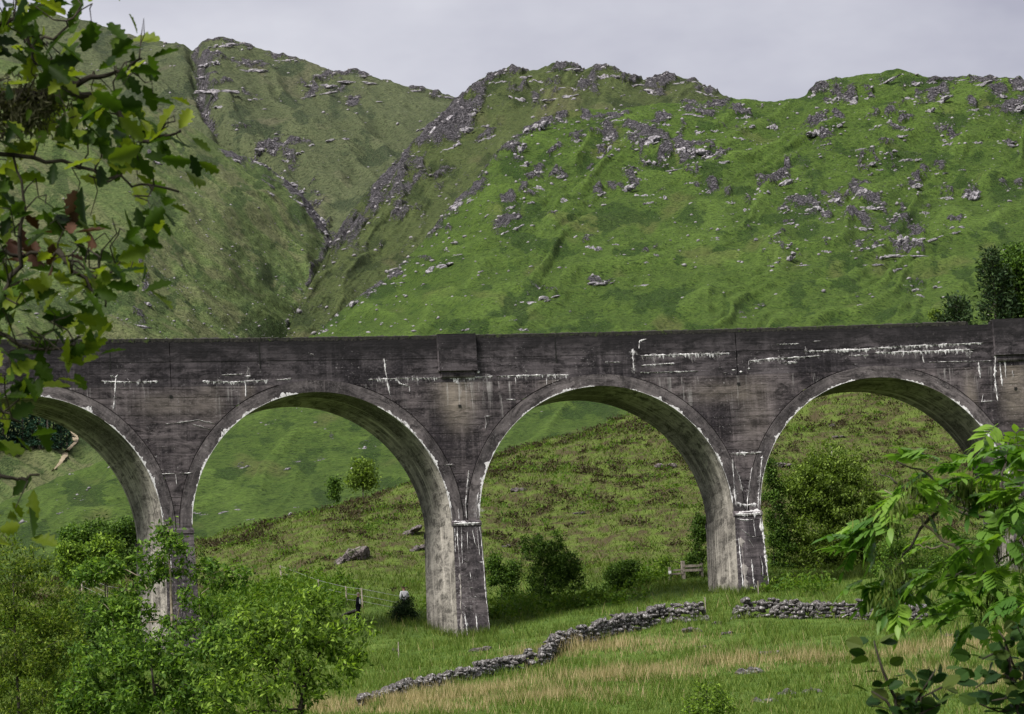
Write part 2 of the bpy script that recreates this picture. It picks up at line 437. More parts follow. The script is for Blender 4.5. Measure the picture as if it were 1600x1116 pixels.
M['birch'] = mat_leaf('birch_leaf', (0.0350, 0.0600, 0.0090), (0.1100, 0.1700, 0.0280), (0.2175, 0.3045, 0.0580), 0.35)
M['pine'] = mat_leaf('pine_needles', (0.012, 0.028, 0.012), (0.03, 0.055, 0.02), (0.05, 0.085, 0.03), 0.15)
M['spruce'] = mat_leaf('spruce_needles', (0.012, 0.035, 0.02), (0.025, 0.06, 0.035), None, 0.12)
M['bracken'] = mat_leaf('bracken_frond', (0.045, 0.10, 0.015), (0.09, 0.16, 0.02), (0.13, 0.19, 0.03), 0.35)
M['grass'] = mat_leaf('grass_blade', (0.055, 0.105, 0.014), (0.098, 0.155, 0.024), (0.175, 0.21, 0.052), 0.3)
M['straw'] = mat_leaf('dry_grass_blade', (0.20, 0.17, 0.075), (0.33, 0.27, 0.14), (0.42, 0.33, 0.2), 0.3)
M['heather'] = mat_leaf('heather_twig', (0.024, 0.02, 0.011), (0.055, 0.04, 0.022), (0.06, 0.075, 0.02), 0.15)
M['heath_grass'] = mat_leaf('heath_grass_blade', (0.052, 0.095, 0.013), (0.088, 0.132, 0.02), (0.135, 0.16, 0.04), 0.3)
M['skin'] = mat_noise('skin', (0.42, 0.25, 0.18), (0.5, 0.31, 0.23), 5, 0.1, 0.002, 0.6)
M['navy'] = mat_noise('navy_cloth', (0.008, 0.008, 0.014), (0.015, 0.015, 0.026), 8, 0.3, 0.005)
M['white'] = mat_noise('white_cloth', (0.65, 0.65, 0.68), (0.8, 0.8, 0.82), 6, 0.3, 0.005)
M['hair'] = mat_noise('grey_hair', (0.25, 0.22, 0.2), (0.4, 0.36, 0.33), 20, 0.4, 0.003)
M['brownhair'] = mat_noise('brown_hair', (0.04, 0.025, 0.015), (0.09, 0.06, 0.035), 20, 0.4, 0.003)
M['sign'] = mat_noise('white_board', (0.7, 0.7, 0.7), (0.8, 0.8, 0.8), 3, 0.1, 0.002)
M['yflower'] = mat_leaf('pale_shrub_leaf', (0.25, 0.28, 0.04), (0.4, 0.4, 0.06), None, 0.35)

# ------------------------------------------------------------------ ground: meadow rising to the viaduct and the heather hill behind it
BK, BG, BZ = 0.0033, 0.0112, 44.104          # viaduct curvature, gradient, parapet level
BR = 1/BK
SPAN, RI, RE, ZC, DEPTH = 17.0, 7.67, 8.36, -3.14, 5.33
ZSPR = ZC-RI
def BP(s, n, z):
    return np.array([(BR-n)*math.sin(s/BR), -BR+(BR-n)*math.cos(s/BR), z+BG*s+BZ])

GC = []
def gc(px, py, v): 
    p = at(px, py, v)-CAM
    GC.append((p@_r0, p@FH, p[2]+CAM[2]))
def gz(u, v, z): GC.append((u, v, z))
for u in (-120, -40, 0, 40, 120): gz(u, 0, 0); gz(u, -90, -4); gz(u, 60, 2.2)
for u in (-90, -30, -8, 0, 20, 60): gz(u, 125, 7.3)
for px in (-300, 200, 520): gc(px, 1210, 168)
for px, py in ((560, 1126), (800, 1116), (1100, 1112), (1400, 1112), (1700, 1105), (2200, 1090)): gc(px, py, 188)
for px, py, v in ((-500, 1060, 246), (250, 1032, 250), (500, 1012, 253), (738, 1000, 255), (950, 962, 258), (1170, 921, 260), (1400, 905, 262), (1590, 895, 264), (2100, 880, 266),
                  (845, 1042, 226), (1100, 968, 242), (1240, 964, 243), (1450, 968, 243), (650, 1085, 207), (1000, 1060, 212), (1300, 1040, 213), (1600, 1020, 215),
                  (560, 968, 263), (640, 966, 263), (850, 948, 268), (970, 922, 271), (1075, 898, 272), (1300, 915, 268), (1500, 890, 270), (300, 960, 268), (100, 985, 268), (-300, 1000, 268)):
    gc(px, py, v)
RIDGE = [(-500, 975, 292), (-100, 960, 292), (80, 935, 292), (200, 905, 294), (330, 868, 297), (420, 818, 304), (600, 788, 309), (660, 762, 313), (770, 735, 318), (850, 706, 322), (960, 686, 326), (1040, 650, 331), (1200, 596, 341), (1400, 556, 347), (1600, 525, 350), (1900, 490, 352), (2300, 480, 354)]
for px, py, v in RIDGE:
    gc(px, py, v)
    gc(px, py+28, v+38)
    gc(px, py+75, v+110)
for px, py, v in ((850, 830, 293), (1000, 790, 298), (1250, 750, 305), (1500, 730, 310), (700, 850, 292), (550, 870, 288)): gc(px, py, v)
GC = np.array(GC)
def _tps(r2): return np.where(r2 > 1e-9, 0.5*r2*np.log(r2+1e-12), 0)
_S = 60.0
_gx = GC[:, :2]/_S
_n = len(GC)
_K = _tps(((_gx[:, None, :]-_gx[None, :, :])**2).sum(-1))+np.eye(_n)*0.02
_A = np.zeros((_n+3, _n+3)); _A[:_n, :_n] = _K; _A[:_n, _n] = 1; _A[:_n, _n+1:] = _gx; _A[_n, :_n] = 1; _A[_n+1:, :_n] = _gx.T
_W = np.linalg.solve(_A, np.concatenate([GC[:, 2], np.zeros(3)]))
def ground_uv(u, v):
    u = np.asarray(u, float)/_S; v = np.asarray(v, float)/_S
    sh = u.shape; u = u.ravel(); v = v.ravel()
    out = np.empty(len(u))
    for i in range(0, len(u), 20000):
        a = u[i:i+20000, None]; b = v[i:i+20000, None]
        r2 = (a-_gx[None, :, 0])**2+(b-_gx[None, :, 1])**2
        out[i:i+20000] = _tps(r2)@_W[:_n]+_W[_n]+a[:, 0]*_W[_n+1]+b[:, 0]*_W[_n+2]
    return out.reshape(sh)
def ground_z(u, v):
    u = np.asarray(u, float); v = np.asarray(v, float)
    z = ground_uv(u, v)
    amp = sstep(150, 200, v)
    hill = sstep(268, 290, v)
    z = z+amp*(0.28*fbm(u/7, v/7, 3, 1)+0.10*fbm(u/1.7, v/1.7, 2, 5))
    z = z+hill*(1.0*fbm(u/13, v/13, 3, 11)+0.35*np.abs(fbm(u/3.0, v/3.0, 2, 15)))
    return z
def ground_pt(u, v):
    x, y = uv_xy(u, v); return np.array([x, y, float(ground_z(np.array([u]), np.array([v]))[0])])
def ground_hit(px, py, v0=165, v1=352):
    """where the sight line through (px, py) first meets the ground"""
    r = ray(px, py); vs = np.linspace(v0, v1, 380)
    P = CAM[None, :]+r[None, :]*vs[:, None]; u = (P-CAM)@_r0
    g = ground_z(u, vs); h = np.where(P[:, 2] <= g)[0]
    i = h[0] if len(h) else -1
    return ground_pt(u[i], vs[i])
def to_uv(p):
    d = np.asarray(p)-CAM; return d@_r0, d@FH

def make_ground():
    va = np.concatenate([np.linspace(-90, 150, 40), np.linspace(152, 352, 260), np.linspace(354, 470, 24)])
    ua = np.linspace(-1, 1, 300); ua = np.sign(ua)*(0.35*np.abs(ua)+0.65*np.abs(ua)**3)
    A, V = np.meshgrid(ua, va, indexing='ij')
    U = A*160
    Z = ground_z(U, V)
    X, Y = uv_xy(U, V)
    n, m = U.shape
    idx = np.arange(n*m).reshape(n, m)
    F = np.stack([idx[:-1, :-1], idx[1:, :-1], idx[1:, 1:], idx[:-1, 1:]], -1).reshape(-1, 4)
    heath = sstep(270, 285, V+6*fbm(U/12, V/12, 3, 21))
    me = mesh_np('ground', np.stack([X, Y, Z], -1).reshape(-1, 3), F, {'heath': heath}, True)
    tag(obj('ground', me, M['turf']), kind='structure')
make_ground()

# ------------------------------------------------------------------ hills and mountains
# rock outcrops surveyed from the photograph: bearing, elevation, width, height, dip
OUT_GREEN = [(880,187,18,20),(965,185,30,12),(942,182,22,10),(915,183,12,12),(986,202,22,18),(952,212,22,16),(934,224,24,10),(956,228,18,20),(945,240,22,12),(916,208,14,8),(900,218,20,12),(1010,217,50,26,20),(1037,217,20,22),(1012,247,24,26),(1039,245,22,28),(1078,230,45,32),(1100,243,60,30),(1125,235,18,20),(1128,250,28,10),(1082,204,30,14),(1125,204,24,10,-20),(1152,214,28,12,-20),(1120,216,26,9),(1090,179,50,9,-10),(1035,191,26,18),(1100,164,60,14),(1162,180,30,18),(1171,195,16,10),(1169,232,16,10),(1065,262,50,7,5),(980,280,26,24),(975,292,45,20,30),(1002,277,20,12),(1005,302,36,18),(1035,306,18,14),(1012,314,18,10),(1080,284,24,12),(1112,299,16,12,-30),(1140,315,14,10),(1090,301,10,6),(872,274,26,12),(835,290,24,20),(877,310,18,18),(840,265,16,18),(815,255,25,20,35),(810,227,24,18,35),(832,192,40,28,30),(922,264,14,8,30),(830,316,12,8),(867,242,20,6,20),(936,302,16,8),(1192,295,20,20),
(1277,140,26,22,25),(1300,155,30,18,30),(1330,154,26,20,40),(1354,150,24,16),(1375,130,50,12,25),(1422,132,36,12,15),(1425,151,32,16),(1462,157,50,18,25),(1472,147,28,12),(1450,170,20,14,30),(1455,127,20,10),(1487,126,40,8),(1525,131,60,12,15),(1555,147,36,14),(1592,136,24,12),(1585,166,45,18,25),(1520,169,20,10),(1542,176,10,12),(1207,195,16,18),(1277,199,36,20),(1287,185,16,10),(1307,195,22,12,30),(1395,185,28,18),(1364,196,26,16,30),(1415,201,20,8),(1409,172,12,8),(1397,212,34,9),(1470,216,18,12),(1485,221,24,10),(1522,221,20,8),(1570,224,30,8,-20),(1382,237,34,14),(1355,255,28,14,20),(1404,250,40,10,10),(1432,247,18,8),(1372,262,14,8),(1397,264,12,8),(1354,271,20,9,15),(1457,271,34,12),(1425,291,32,12,20),(1340,231,36,6),(1220,284,34,14,25),(1476,307,26,14),(1515,302,32,16,20),(1570,294,18,8),(1229,260,8,8),(1292,224,16,6),(1504,264,10,6),(1590,291,14,6),
(922,382,32,26),(959,381,18,8),(936,441,40,10),(1009,442,48,8),(827,467,80,20,8),(1023,398,10,10),(1009,407,10,8),(1116,372,16,9),(794,322,20,10,20),(878,310,16,14),(728,311,60,20,25),(860,351,14,8),(795,358,40,12,30),(711,397,24,8),(930,507,8,6),(812,512,22,10),(734,511,20,8),(803,498,10,6),(818,308,12,12),
(1210,288,50,18,25),(1257,325,60,22,10),(1291,314,50,16,20),(1311,314,24,16),(1221,331,22,10,20),(1342,297,26,22,40),(1356,322,40,14,-10),(1423,291,34,12,20),(1395,332,32,14),(1445,329,16,14),(1516,304,34,16,15),(1478,308,24,16),(1167,324,16,14),(1111,300,18,10,-25),(1141,315,14,9),(1229,349,28,8,15),(1176,373,12,12,40),(1207,364,28,8,15),(1294,346,16,10),(1342,353,34,16,-10),(1404,366,30,24),(1420,370,40,20),(1384,370,22,14),(1364,384,26,16,20),(1336,390,24,12,20),(1449,375,40,9,15),(1485,364,24,9,15),(1494,353,24,12),(1373,397,24,12),(1415,397,60,10,-5),(1364,411,36,7),(1229,380,16,10,25),(1224,398,36,24,30),(1204,412,22,12,30),(1246,412,30,10),(1288,391,20,12),(1263,377,10,14),(1429,460,24,12),(1437,450,28,14,-15),(1468,446,22,12,-15),(1415,444,18,10),(1395,422,24,8,15),(1117,371,16,8),(1342,475,18,10),(1159,494,12,7),(1363,457,14,6),(1187,477,14,6),
(562,467,40,20,15),(586,453,18,14),(620,441,20,10),(681,414,40,20,15),(804,232,36,22,45),(675,361,16,8,20),(702,361,10,8),(797,323,14,8),(715,313,26,12,30),(739,310,24,12,20),(501,517,20,16,45),(518,494,20,20,50),
(575,697,26,14),(360,796,40,10),(320,803,16,8),(463,792,12,6),(425,661,18,6),(500,718,22,8,15),(445,733,22,8,20),(376,730,26,8,20),(520,685,12,6),(460,720,20,6),(300,800,22,10),(395,810,22,7),(158,690,18,5,30),(130,780,10,6),(95,800,12,7)]
OUT_RIDGE = [(688,191,44,26,45),(715,201,50,20,20),(766,194,26,8),(760,214,30,10,15),(640,177,28,9,20),(875,108,60,14),(947,116,40,18),(1057,128,60,10),(1025,142,40,16,-30),(825,155,50,16,-30),(875,150,50,10),(900,137,60,12,-15),(850,127,30,10,-30),(812,119,30,12),(940,132,40,12,-15),(987,132,30,8),(780,125,30,12),(700,230,40,14,25),(735,175,30,16,40),(1100,145,40,8,-30),(760,150,34,12,20)]
OUT_FAR = [(348,68,40,12),(384,107,70,14,-5),(340,138,60,14,-10),(389,154,40,7,-10),(501,130,50,12,-5),(555,125,60,12,-8),(501,145,60,8),(420,232,36,14,-20),(322,116,20,16),(344,163,20,10),(326,174,16,16,60),(563,161,60,8,-5),(640,140,40,7,-10),(693,150,40,8,-10),(460,235,24,12),(484,226,16,8),(528,214,36,10),(330,95,30,18),(318,150,14,20,70),(440,93,40,8,-10),(560,118,30,8),(370,72,40,8,-10),(450,250,20,12,-20)]
OUT_LEFT = [(407,255,30,10,-35),(447,273,40,16,-40),(362,246,30,8,-30),(496,336,26,20,-40),(470,286,26,14,-40),(460,310,30,14,-40),(484,327,26,14,-40),(505,360,24,14,-45),(225,437,30,20,-40),(210,505,36,12,-20),(228,470,26,14,-40),(240,250,20,10,-35),(190,215,26,12,-35),(420,300,20,8,-40)]
HILLS = {}
def interp_rail(rail, x):
    r = np.array(rail, float)
    return np.interp(x, r[:, 0], r[:, 1]), np.interp(x, r[:, 0], r[:, 2])

def rank(f):
    o = np.argsort(f.ravel()); r = np.empty(len(o)); r[o] = np.linspace(0, 1, len(o)); return r.reshape(f.shape)

def smooth1(a, k):
    if k <= 1: return a
    ker = np.hanning(k+2)[1:-1]; ker /= ker.sum()
    p = np.pad(a, (k, k), mode='edge')
    return np.convolve(p, ker, 'same')[k:-k]

def loft(name, mat, rails, xs, ns, relief, seed, rockh=7.0, crest_jag=3.0):
    """rails: foot .. crest, each [(px, py, v)...] sampled at the same list of bearings xs; the back slope falls away."""
    nx = len(xs)
    Rl = []
    for r in rails:
        r = np.array(r, float)
        t = np.linspace(0, 1, nx)
        if len(r) and r.shape[1] == 3:
            tt = np.linspace(0, 1, len(r)) if xs[0] is None else None
        py, v = interp_rail(r, xs) 
        pts = np.array([at(x, y, vv) for x, y, vv in zip(xs, smooth1(py, 5), smooth1(v, 31))])
        Rl.append(pts)
    Rl = np.array(Rl)                               # (k, nx, 3)
    k = len(Rl)
    s = np.linspace(0, 1, ns)
    f = s*(k-1); i0 = np.clip(np.floor(f).astype(int), 0, k-2); w = f-i0
    # Catmull-Rom across rails
    def R(i): return Rl[np.clip(i, 0, k-1)]
    p0 = R(i0-1); p1 = R(i0); p2 = R(i0+1); p3 = R(i0+2); w_ = w[:, None, None]
    lin = p1*(1-w_)+p2*w_
    cr = 0.5*((2*p1)+(-p0+p2)*w_+(2*p0-5*p1+4*p2-p3)*w_**2+(-p0+3*p1-3*p2+p3)*w_**3)
    P = 0.5*lin+0.5*cr
    # back slope
    nb = 14
    bs = np.linspace(0, 1, nb+1)[1:]
    B = Rl[-1][None]+FH[None, None, :]*(bs*160)[:, None, None]
    B[..., 2] -= (bs**1.4*75)[:, None]
    P = np.concatenate([P, B], 0)
    S = np.concatenate([s, 1+bs])[:, None]*np.ones((1, nx))
    dd = P-CAM; w_ = dd@FW
    X = np.asarray(xs)[None, :]*np.ones_like(S)
    Y = np.where(S <= 1, 558-FPX*(dd@UP)/w_, 0)
    cy = Y[ns-1]; Y = np.where(S > 1, cy[None, :]-(S-1)*90, Y)
    mpp = w_/FPX                                    # metres per survey pixel at that range
    edge = np.clip(1-np.abs(S-1)*7, 0, 1)
    rock, rib, d, tan = relief(X, Y, S)
    hollow = fbm(X/60, Y/34, 3, seed+88)-0.5+rib
    d = d+3.5*np.clip(hollow+.5, -.6, .6)
    d = d*(1-0.85*edge)
    rk = sstep(0.36, 0.56, rock)
    blocky = np.abs(fbm(X/34, Y/20, 3, seed+7))*1.2+0.22*np.clip(ridged(X/12, Y/9, 3, seed+9), 0, 1)
    d = d+rk*rockh*(0.2+blocky)*(1-0.5*edge)
    d = d+edge*crest_jag*(fbm(X/30, 0*Y, 3, seed+12)+0.3*rk*np.abs(fbm(X/11, 0*Y, 3, seed+13)))
    d = d+1.5*fbm(X/11, Y/7, 3, seed+3)
    P[..., 2] += d*mpp
    # crags push out towards the valley as well, so that their faces stand steep
    P -= FH[None, None, :]*(rk*rockh*1.6*blocky*mpp)[..., None]
    brk = np.clip(0.75*sstep(-0.05, 0.5, fbm(X/75, Y/42, 4, seed+80))+0.45*sstep(0.1, -0.5, hollow)*sstep(-.3, .3, fbm(X/50, Y/30, 3, seed+85)), 0, 1)  # random bracken patches, plus painted shade in hollows to deepen the folds
    n, m = P.shape[:2]
    idx = np.arange(n*m).reshape(n, m)
    F = np.stack([idx[:-1, :-1], idx[:-1, 1:], idx[1:, 1:], idx[1:, :-1]], -1).reshape(-1, 4)
    me = mesh_np(name, P.reshape(-1, 3), F, {'rock': rock.ravel(), 'rib': rib.ravel(), 'bracken': brk.ravel(), 'tan': tan.ravel()}, True)
    o = tag(obj(name, me, mat), kind='structure')
    HILLS[name] = (o, P, S, rock, np.asarray(xs, float))
    return o

def stripes(X, Y, ang, wl, ln, seed, warp=0.8):
    """ribs and runnels along a direction (degrees, image sense: positive rises to the right)"""
    a = math.radians(ang); al = X*math.cos(a)-Y*math.sin(a); ac = X*math.sin(a)+Y*math.cos(a)
    return ridged(ac/wl+warp*fbm(X/170, Y/120, 2, seed+1), al/ln, 3, seed)
def near_line(X, Y, pl, w):
    d = np.full(X.shape, 1e9)
    for (x0, y0), (x1, y1) in zip(pl[:-1], pl[1:]):
        dx, dy = x1-x0, y1-y0; t = np.clip(((X-x0)*dx+(Y-y0)*dy)/(dx*dx+dy*dy), 0, 1)
        d = np.minimum(d, np.hypot(X-(x0+dx*t), Y-(y0+dy*t)))
    return np.exp(-(d/w)**2)
def spots(X, Y, lst, k=0.34):
    r = np.zeros_like(X)
    for it in lst:
        px, py, w, h = it[:4]; a = math.radians(it[4] if len(it) > 4 else 0); dx = X-px; dy = Y-py
        m = (np.abs(dx) < w*1.6) & (np.abs(dy) < w*1.6+h)
        al = dx[m]*math.cos(a)-dy[m]*math.sin(a); ac = dx[m]*math.sin(a)+dy[m]*math.cos(a)
        r[m] = np.maximum(r[m], k*np.exp(-(al/(w*.62))**4-(ac/(h*.68))**4))
    return r
# far mountain at the head of the glen
CREST_FAR = [(-500, 20, 1650), (60, 20, 1650), (140, 34, 1650), (165, 42, 1650), (205, 55, 1650), (255, 65, 1640), (285, 70, 1630), (304, 77, 1630), (318, 66, 1630), (350, 59, 1630), (385, 70, 1630), (404, 77, 1630), (430, 84, 1620), (480, 96, 1610), (505, 108, 1610), (538, 119, 1600), (556, 115, 1600), (578, 123, 1600), (640, 138, 1590), (670, 139, 1590), (715, 155, 1580), (800, 175, 1570), (950, 220, 1560)]
MID_FAR = [(-500, 140, 1520), (100, 140, 1520), (300, 165, 1510), (330, 150, 1500), (450, 190, 1490), (600, 200, 1470), (720, 215, 1450), (950, 280, 1450)]
FOOT_FAR = [(-500, 330, 1390), (200, 330, 1390), (330, 330, 1380), (450, 400, 1340), (520, 420, 1320), (620, 400, 1310), (720, 360, 1310), (950, 360, 1310)]
def rel_far(X, Y, S):
    n = 0.5*rank(ridged(X/55+0.2*Y/30, Y/26, 5, 3))-0.12
    n = n+spots(X, Y, OUT_FAR, .36)+0.10*sstep(0.85, 1.0, S)+0.22*near_line(X, Y, [(306, 80), (312, 130), (322, 175), (345, 215)], 9)+0.2*near_line(X, Y, [(380, 215), (430, 235), (480, 300), (515, 360)], 18)
    d = 16*fbm(X/150, Y/70, 4, 4)+7*np.abs(fbm(X/50, Y/28, 3, 6))
    d = d-32*near_line(X, Y, [(302, 70), (312, 130), (322, 175), (350, 220), (420, 260)], 11)-14*near_line(X, Y, [(600, 200), (560, 260), (520, 350)], 16)
    rb = stripes(X, Y, -35, 46, 260, 8); d = d+9*sstep(.1, .8, rb)
    return n, 0.5*sstep(.45, .8, rb), d, sstep(0, .6, fbm(X/120, Y/60, 3, 5))
loft('back_mountain', M['far'], [FOOT_FAR, MID_FAR, CREST_FAR], np.linspace(-250, 930, 430), 200, rel_far, 4, 7, 3)

# rocky ridge on the right of the ravine
CREST_RID = [(425, 590, 850), (450, 520, 880), (470, 472, 920), (500, 418, 990), (518, 386, 1080), (535, 352, 1150), (560, 318, 1195), (600, 272, 1235), (640, 232, 1255), (680, 190, 1275), (712, 158, 1300), (728, 143, 1310), (742, 128, 1320), (770, 114, 1330), (800, 107, 1335), (825, 112, 1335), (845, 108, 1335), (866, 98, 1335), (886, 96, 1335), (900, 103, 1335), (915, 111, 1335), (930, 105, 1335), (948, 102, 1335), (962, 108, 1335), (990, 121, 1335), (1012, 126, 1335), (1028, 121, 1335), (1058, 118, 1335), (1085, 126, 1335), (1110, 141, 1335), (1150, 160, 1330), (1250, 210, 1320), (1400, 240, 1320)]
FOOT_RID = [(425, 660, 800), (470, 580, 840), (500, 545, 870), (530, 520, 890), (600, 480, 940), (700, 400, 1010), (800, 300, 1080), (900, 230, 1120), (1400, 330, 1120)]
MID_RID = [(425, 625, 825), (470, 525, 880), (500, 482, 920), (530, 440, 980), (600, 375, 1085), (700, 280, 1170), (800, 205, 1215), (900, 165, 1240), (1000, 170, 1240), (1150, 195, 1240), (1400, 280, 1230)]
def rel_rid(X, Y, S):
    n = 0.5*rank(ridged((X*.7+Y*.7)/34, (X*.7-Y*.7)/70, 5, 23))-0.10
    bands = near_line(X, Y, [(520, 372), (560, 300), (615, 225), (660, 175)], 22)+near_line(X, Y, [(548, 365), (600, 300), (650, 235), (705, 185), (740, 150)], 24)+.7*near_line(X, Y, [(590, 375), (640, 320), (690, 260)], 15)
    n = n+0.09*sstep(430, 330, Y)*sstep(760, 640, X)+0.06*sstep(560, 480, X)+spots(X, Y, OUT_RIDGE, .3)+0.29*np.clip(bands, 0, 1)+0.22*sstep(0.86, 0.99, S)*sstep(700, 760, X)
    d = 12*fbm(X/120, Y/70, 4, 9)+6*np.abs(fbm(X/45, Y/28, 3, 10))
    rb = stripes(X, Y, 47, 40, 300, 12); d = d+4*sstep(0, .8, rb)*sstep(800, 700, X)+5*sstep(0, .8, rb)
    d = d-22*near_line(X, Y, [(530, 372), (590, 300), (660, 225), (705, 180)], 7)
    d = d+12*np.clip(bands, 0, 1)*np.clip(stripes(X, Y, 52, 13, 60, 17, .6), 0, 1)
    return n, 0.6*sstep(.5, .85, rb), d, sstep(0, .6, fbm(X/110, Y/60, 3, 15))
loft('rocky_ridge', M['ridge'], [FOOT_RID, MID_RID, CREST_RID], np.linspace(426, 1300, 480), 200, rel_rid, 9, 8, 4)

# smooth slope on the left of the ravine, falling to the conifer plantation
CREST_LEFT = [(-700, -60, 1130), (-300, 20, 1140), (0, 95, 1150), (160, 140, 1160), (205, 160, 1165), (280, 190, 1175), (350, 232, 1185), (420, 266, 1195), (470, 305, 1195), (505, 350, 1190), (525, 385, 1180), (540, 430, 1140), (560, 540, 1050)]
MID_LEFT = [(-700, 350, 880), (0, 350, 910), (200, 355, 950), (350, 400, 1005), (430, 440, 1040), (480, 460, 1050), (560, 580, 1030)]
LOW_LEFT = [(-700, 590, 730), (0, 590, 740), (200, 590, 790), (400, 580, 900), (480, 590, 960), (560, 640, 960)]
FOOT_LEFT = [(-700, 860, 620), (0, 850, 620), (100, 820, 630), (250, 780, 650), (400, 720, 740), (560, 730, 850)]
def rel_left(X, Y, S):
    n = 0.5*rank(stripes(X, Y, -40, 30, 90, 41))-0.17
    n = n+0.07*sstep(.55, .85, S)+spots(X, Y, OUT_LEFT, .36)+0.22*near_line(X, Y, [(395, 250), (440, 280), (480, 330), (515, 385)], 18)+.22*near_line(X, Y, [(520, 375), (500, 420), (470, 470), (448, 520)], 7)
    rb = stripes(X, Y, -39, 24, 420, 44, .5); rb2 = stripes(X, Y, -42, 70, 500, 47, .6)
    d = 10*fbm(X/140, Y/90, 3, 14)+9*sstep(0, .9, rb)+16*sstep(0, .9, rb2)
    return n, 0.6*sstep(.5, .85, rb), d, sstep(0.1, .7, stripes(X, Y, -40, 36, 300, 49))*.8
loft('left_mountain_slope', M['slope'], [FOOT_LEFT, LOW_LEFT, MID_LEFT, CREST_LEFT], np.linspace(-350, 558, 420), 330, rel_left, 14, 6, 3)

# big green hill on the right
CREST_R = [(-500, 915, 560), (-150, 845, 575), (0, 788, 590), (60, 760, 600), (120, 737, 615), (180, 713, 635), (300, 648, 690), (400, 580, 760), (470, 535, 810), (492, 522, 825), (530, 490, 850), (560, 466, 865), (600, 440, 880), (640, 402, 900), (690, 342, 930), (740, 288, 955), (790, 226, 985), (820, 203, 1000), (850, 186, 1010), (900, 172, 1020), (960, 172, 1020), (1000, 166, 1020), (1080, 161, 1020), (1150, 157, 1020), (1210, 158, 1025), (1250, 153, 1030), (1268, 140, 1030), (1280, 132, 1030), (1300, 126, 1030), (1330, 120, 1030), (1380, 114, 1030), (1405, 107, 1030), (1425, 114, 1030), (1450, 123, 1030), (1480, 125, 1030), (1520, 119, 1030), (1560, 122, 1030), (1600, 126, 1030), (1800, 150, 1030), (2100, 200, 1030)]
UPPER_R = [(-500, 935, 525), (0, 815, 545), (200, 740, 590), (400, 625, 690), (500, 570, 735), (600, 505, 790), (700, 430, 835), (800, 340, 890), (900, 300, 920), (1100, 300, 920), (1300, 290, 925), (1600, 290, 925), (2100, 340, 930)]
LOWER_R = [(-500, 955, 495), (0, 850, 510), (200, 775, 545), (400, 690, 610), (600, 590, 690), (800, 500, 750), (1000, 480, 770), (1300, 470, 775), (1600, 480, 775), (2100, 500, 780)]
BASE_R = [(-500, 975, 470), (0, 890, 480), (200, 840, 500), (400, 780, 530), (600, 720, 575), (800, 650, 620), (1000, 630, 640), (1300, 620, 650), (1600, 610, 650), (2100, 610, 650)]
FOOT_R = [(-500, 1010, 440), (0, 960, 440), (200, 920, 440), (400, 880, 440), (600, 850, 450), (800, 800, 470), (1000, 770, 480), (1600, 750, 490), (2100, 750, 490)]
def rel_right(X, Y, S):
    n = 0.5*rank(ridged((X+.4*Y)/40, (Y-.25*X)/24, 5, 61)+0.6*fbm(X/120, Y/80, 2, 63))-0.09
    n = n-0.2*sstep(400, 540, Y)-0.08*sstep(300, 420, Y)+spots(X, Y, OUT_GREEN, .36)+0.26*near_line(X, Y, [(490, 522), (540, 478), (600, 430), (645, 385), (700, 315), (760, 250), (820, 195), (900, 172)], 21)+0.12*sstep(.95, 1, S)*sstep(1230, 1280, X)
    d = 12*fbm(X/190, Y/85, 4, 19)+7*np.abs(fbm(X/70, Y/38, 3, 20))+2.5*fbm(X/28, Y/17, 3, 21)
    rb = stripes(X, Y, 24, 62, 330, 22, 1.2); d = d+12*sstep(0.05, .85, rb)
    rb2 = stripes(X, Y, 8, 30, 120, 25, 1.2); d = d+4*sstep(.1, .8, rb2); d = d*(1-.65*sstep(520, 620, Y))
    rib = np.clip(.8*sstep(.45, .85, rb)+.4*sstep(.5, .85, rb2), 0, 1)
    return n, rib, d, .75*sstep(0.05, .6, fbm(X/130, Y/60, 3, 28))
loft('green_hill', M['hill_green'], [FOOT_R, BASE_R, LOWER_R, UPPER_R, CREST_R], np.linspace(-220, 1820, 950), 430, rel_right, 19, 7, 2.5)

# sandy track climbing beside the plantation, laid on the slope
def hill_pt(name, px, py):
    """nearest grid point of a hill to a sight line, with its normal"""
    o, P, S, rock, xs = HILLS[name]
    d = P-CAM; w = d@FW
    X = 800+FPX*(d@RT)/w; Y = 558-FPX*(d@UP)/w
    D = (X-px)**2+(Y-py)**2+np.where(S > 1.0, 1e6, 0)
    i, j = np.unravel_index(np.argmin(D), D.shape)
    i = min(max(i, 1), P.shape[0]-2); j = min(max(j, 1), P.shape[1]-2)
    nrm = np.cross(P[i, j+1]-P[i, j-1], P[i+1, j]-P[i-1, j]); nrm /= np.linalg.norm(nrm)
    return P[i, j], nrm

# ------------------------------------------------------------------ viaduct
def front_sz(px, py, n=0.0):
    r = ray(px, py); R = BR-n
    a = r[0]**2+r[1]**2; b = 2*(CAM[0]*r[0]+(CAM[1]+BR)*r[1]); c = CAM[0]**2+(CAM[1]+BR)**2-R*R
    t = (-b+math.sqrt(b*b-4*a*c))/(2*a); p = CAM+r*t
    s = BR*math.atan2(p[0], p[1]+BR)
    return s, p[2]-BZ-BG*s

VI = thing('railway_viaduct', 'long dark stained concrete railway viaduct with tall round arches', 'viaduct', BP(0, -DEPTH/2, -17.6))
VO = np.array(VI.location)
def vpart(name, mb, mat, parent=None, smooth=False):
    par = parent or VI
    o = obj(name, mb.mesh(name, VO, smooth), mat, par)
    if parent is not None: o.location = (0, 0, 0)
    return o

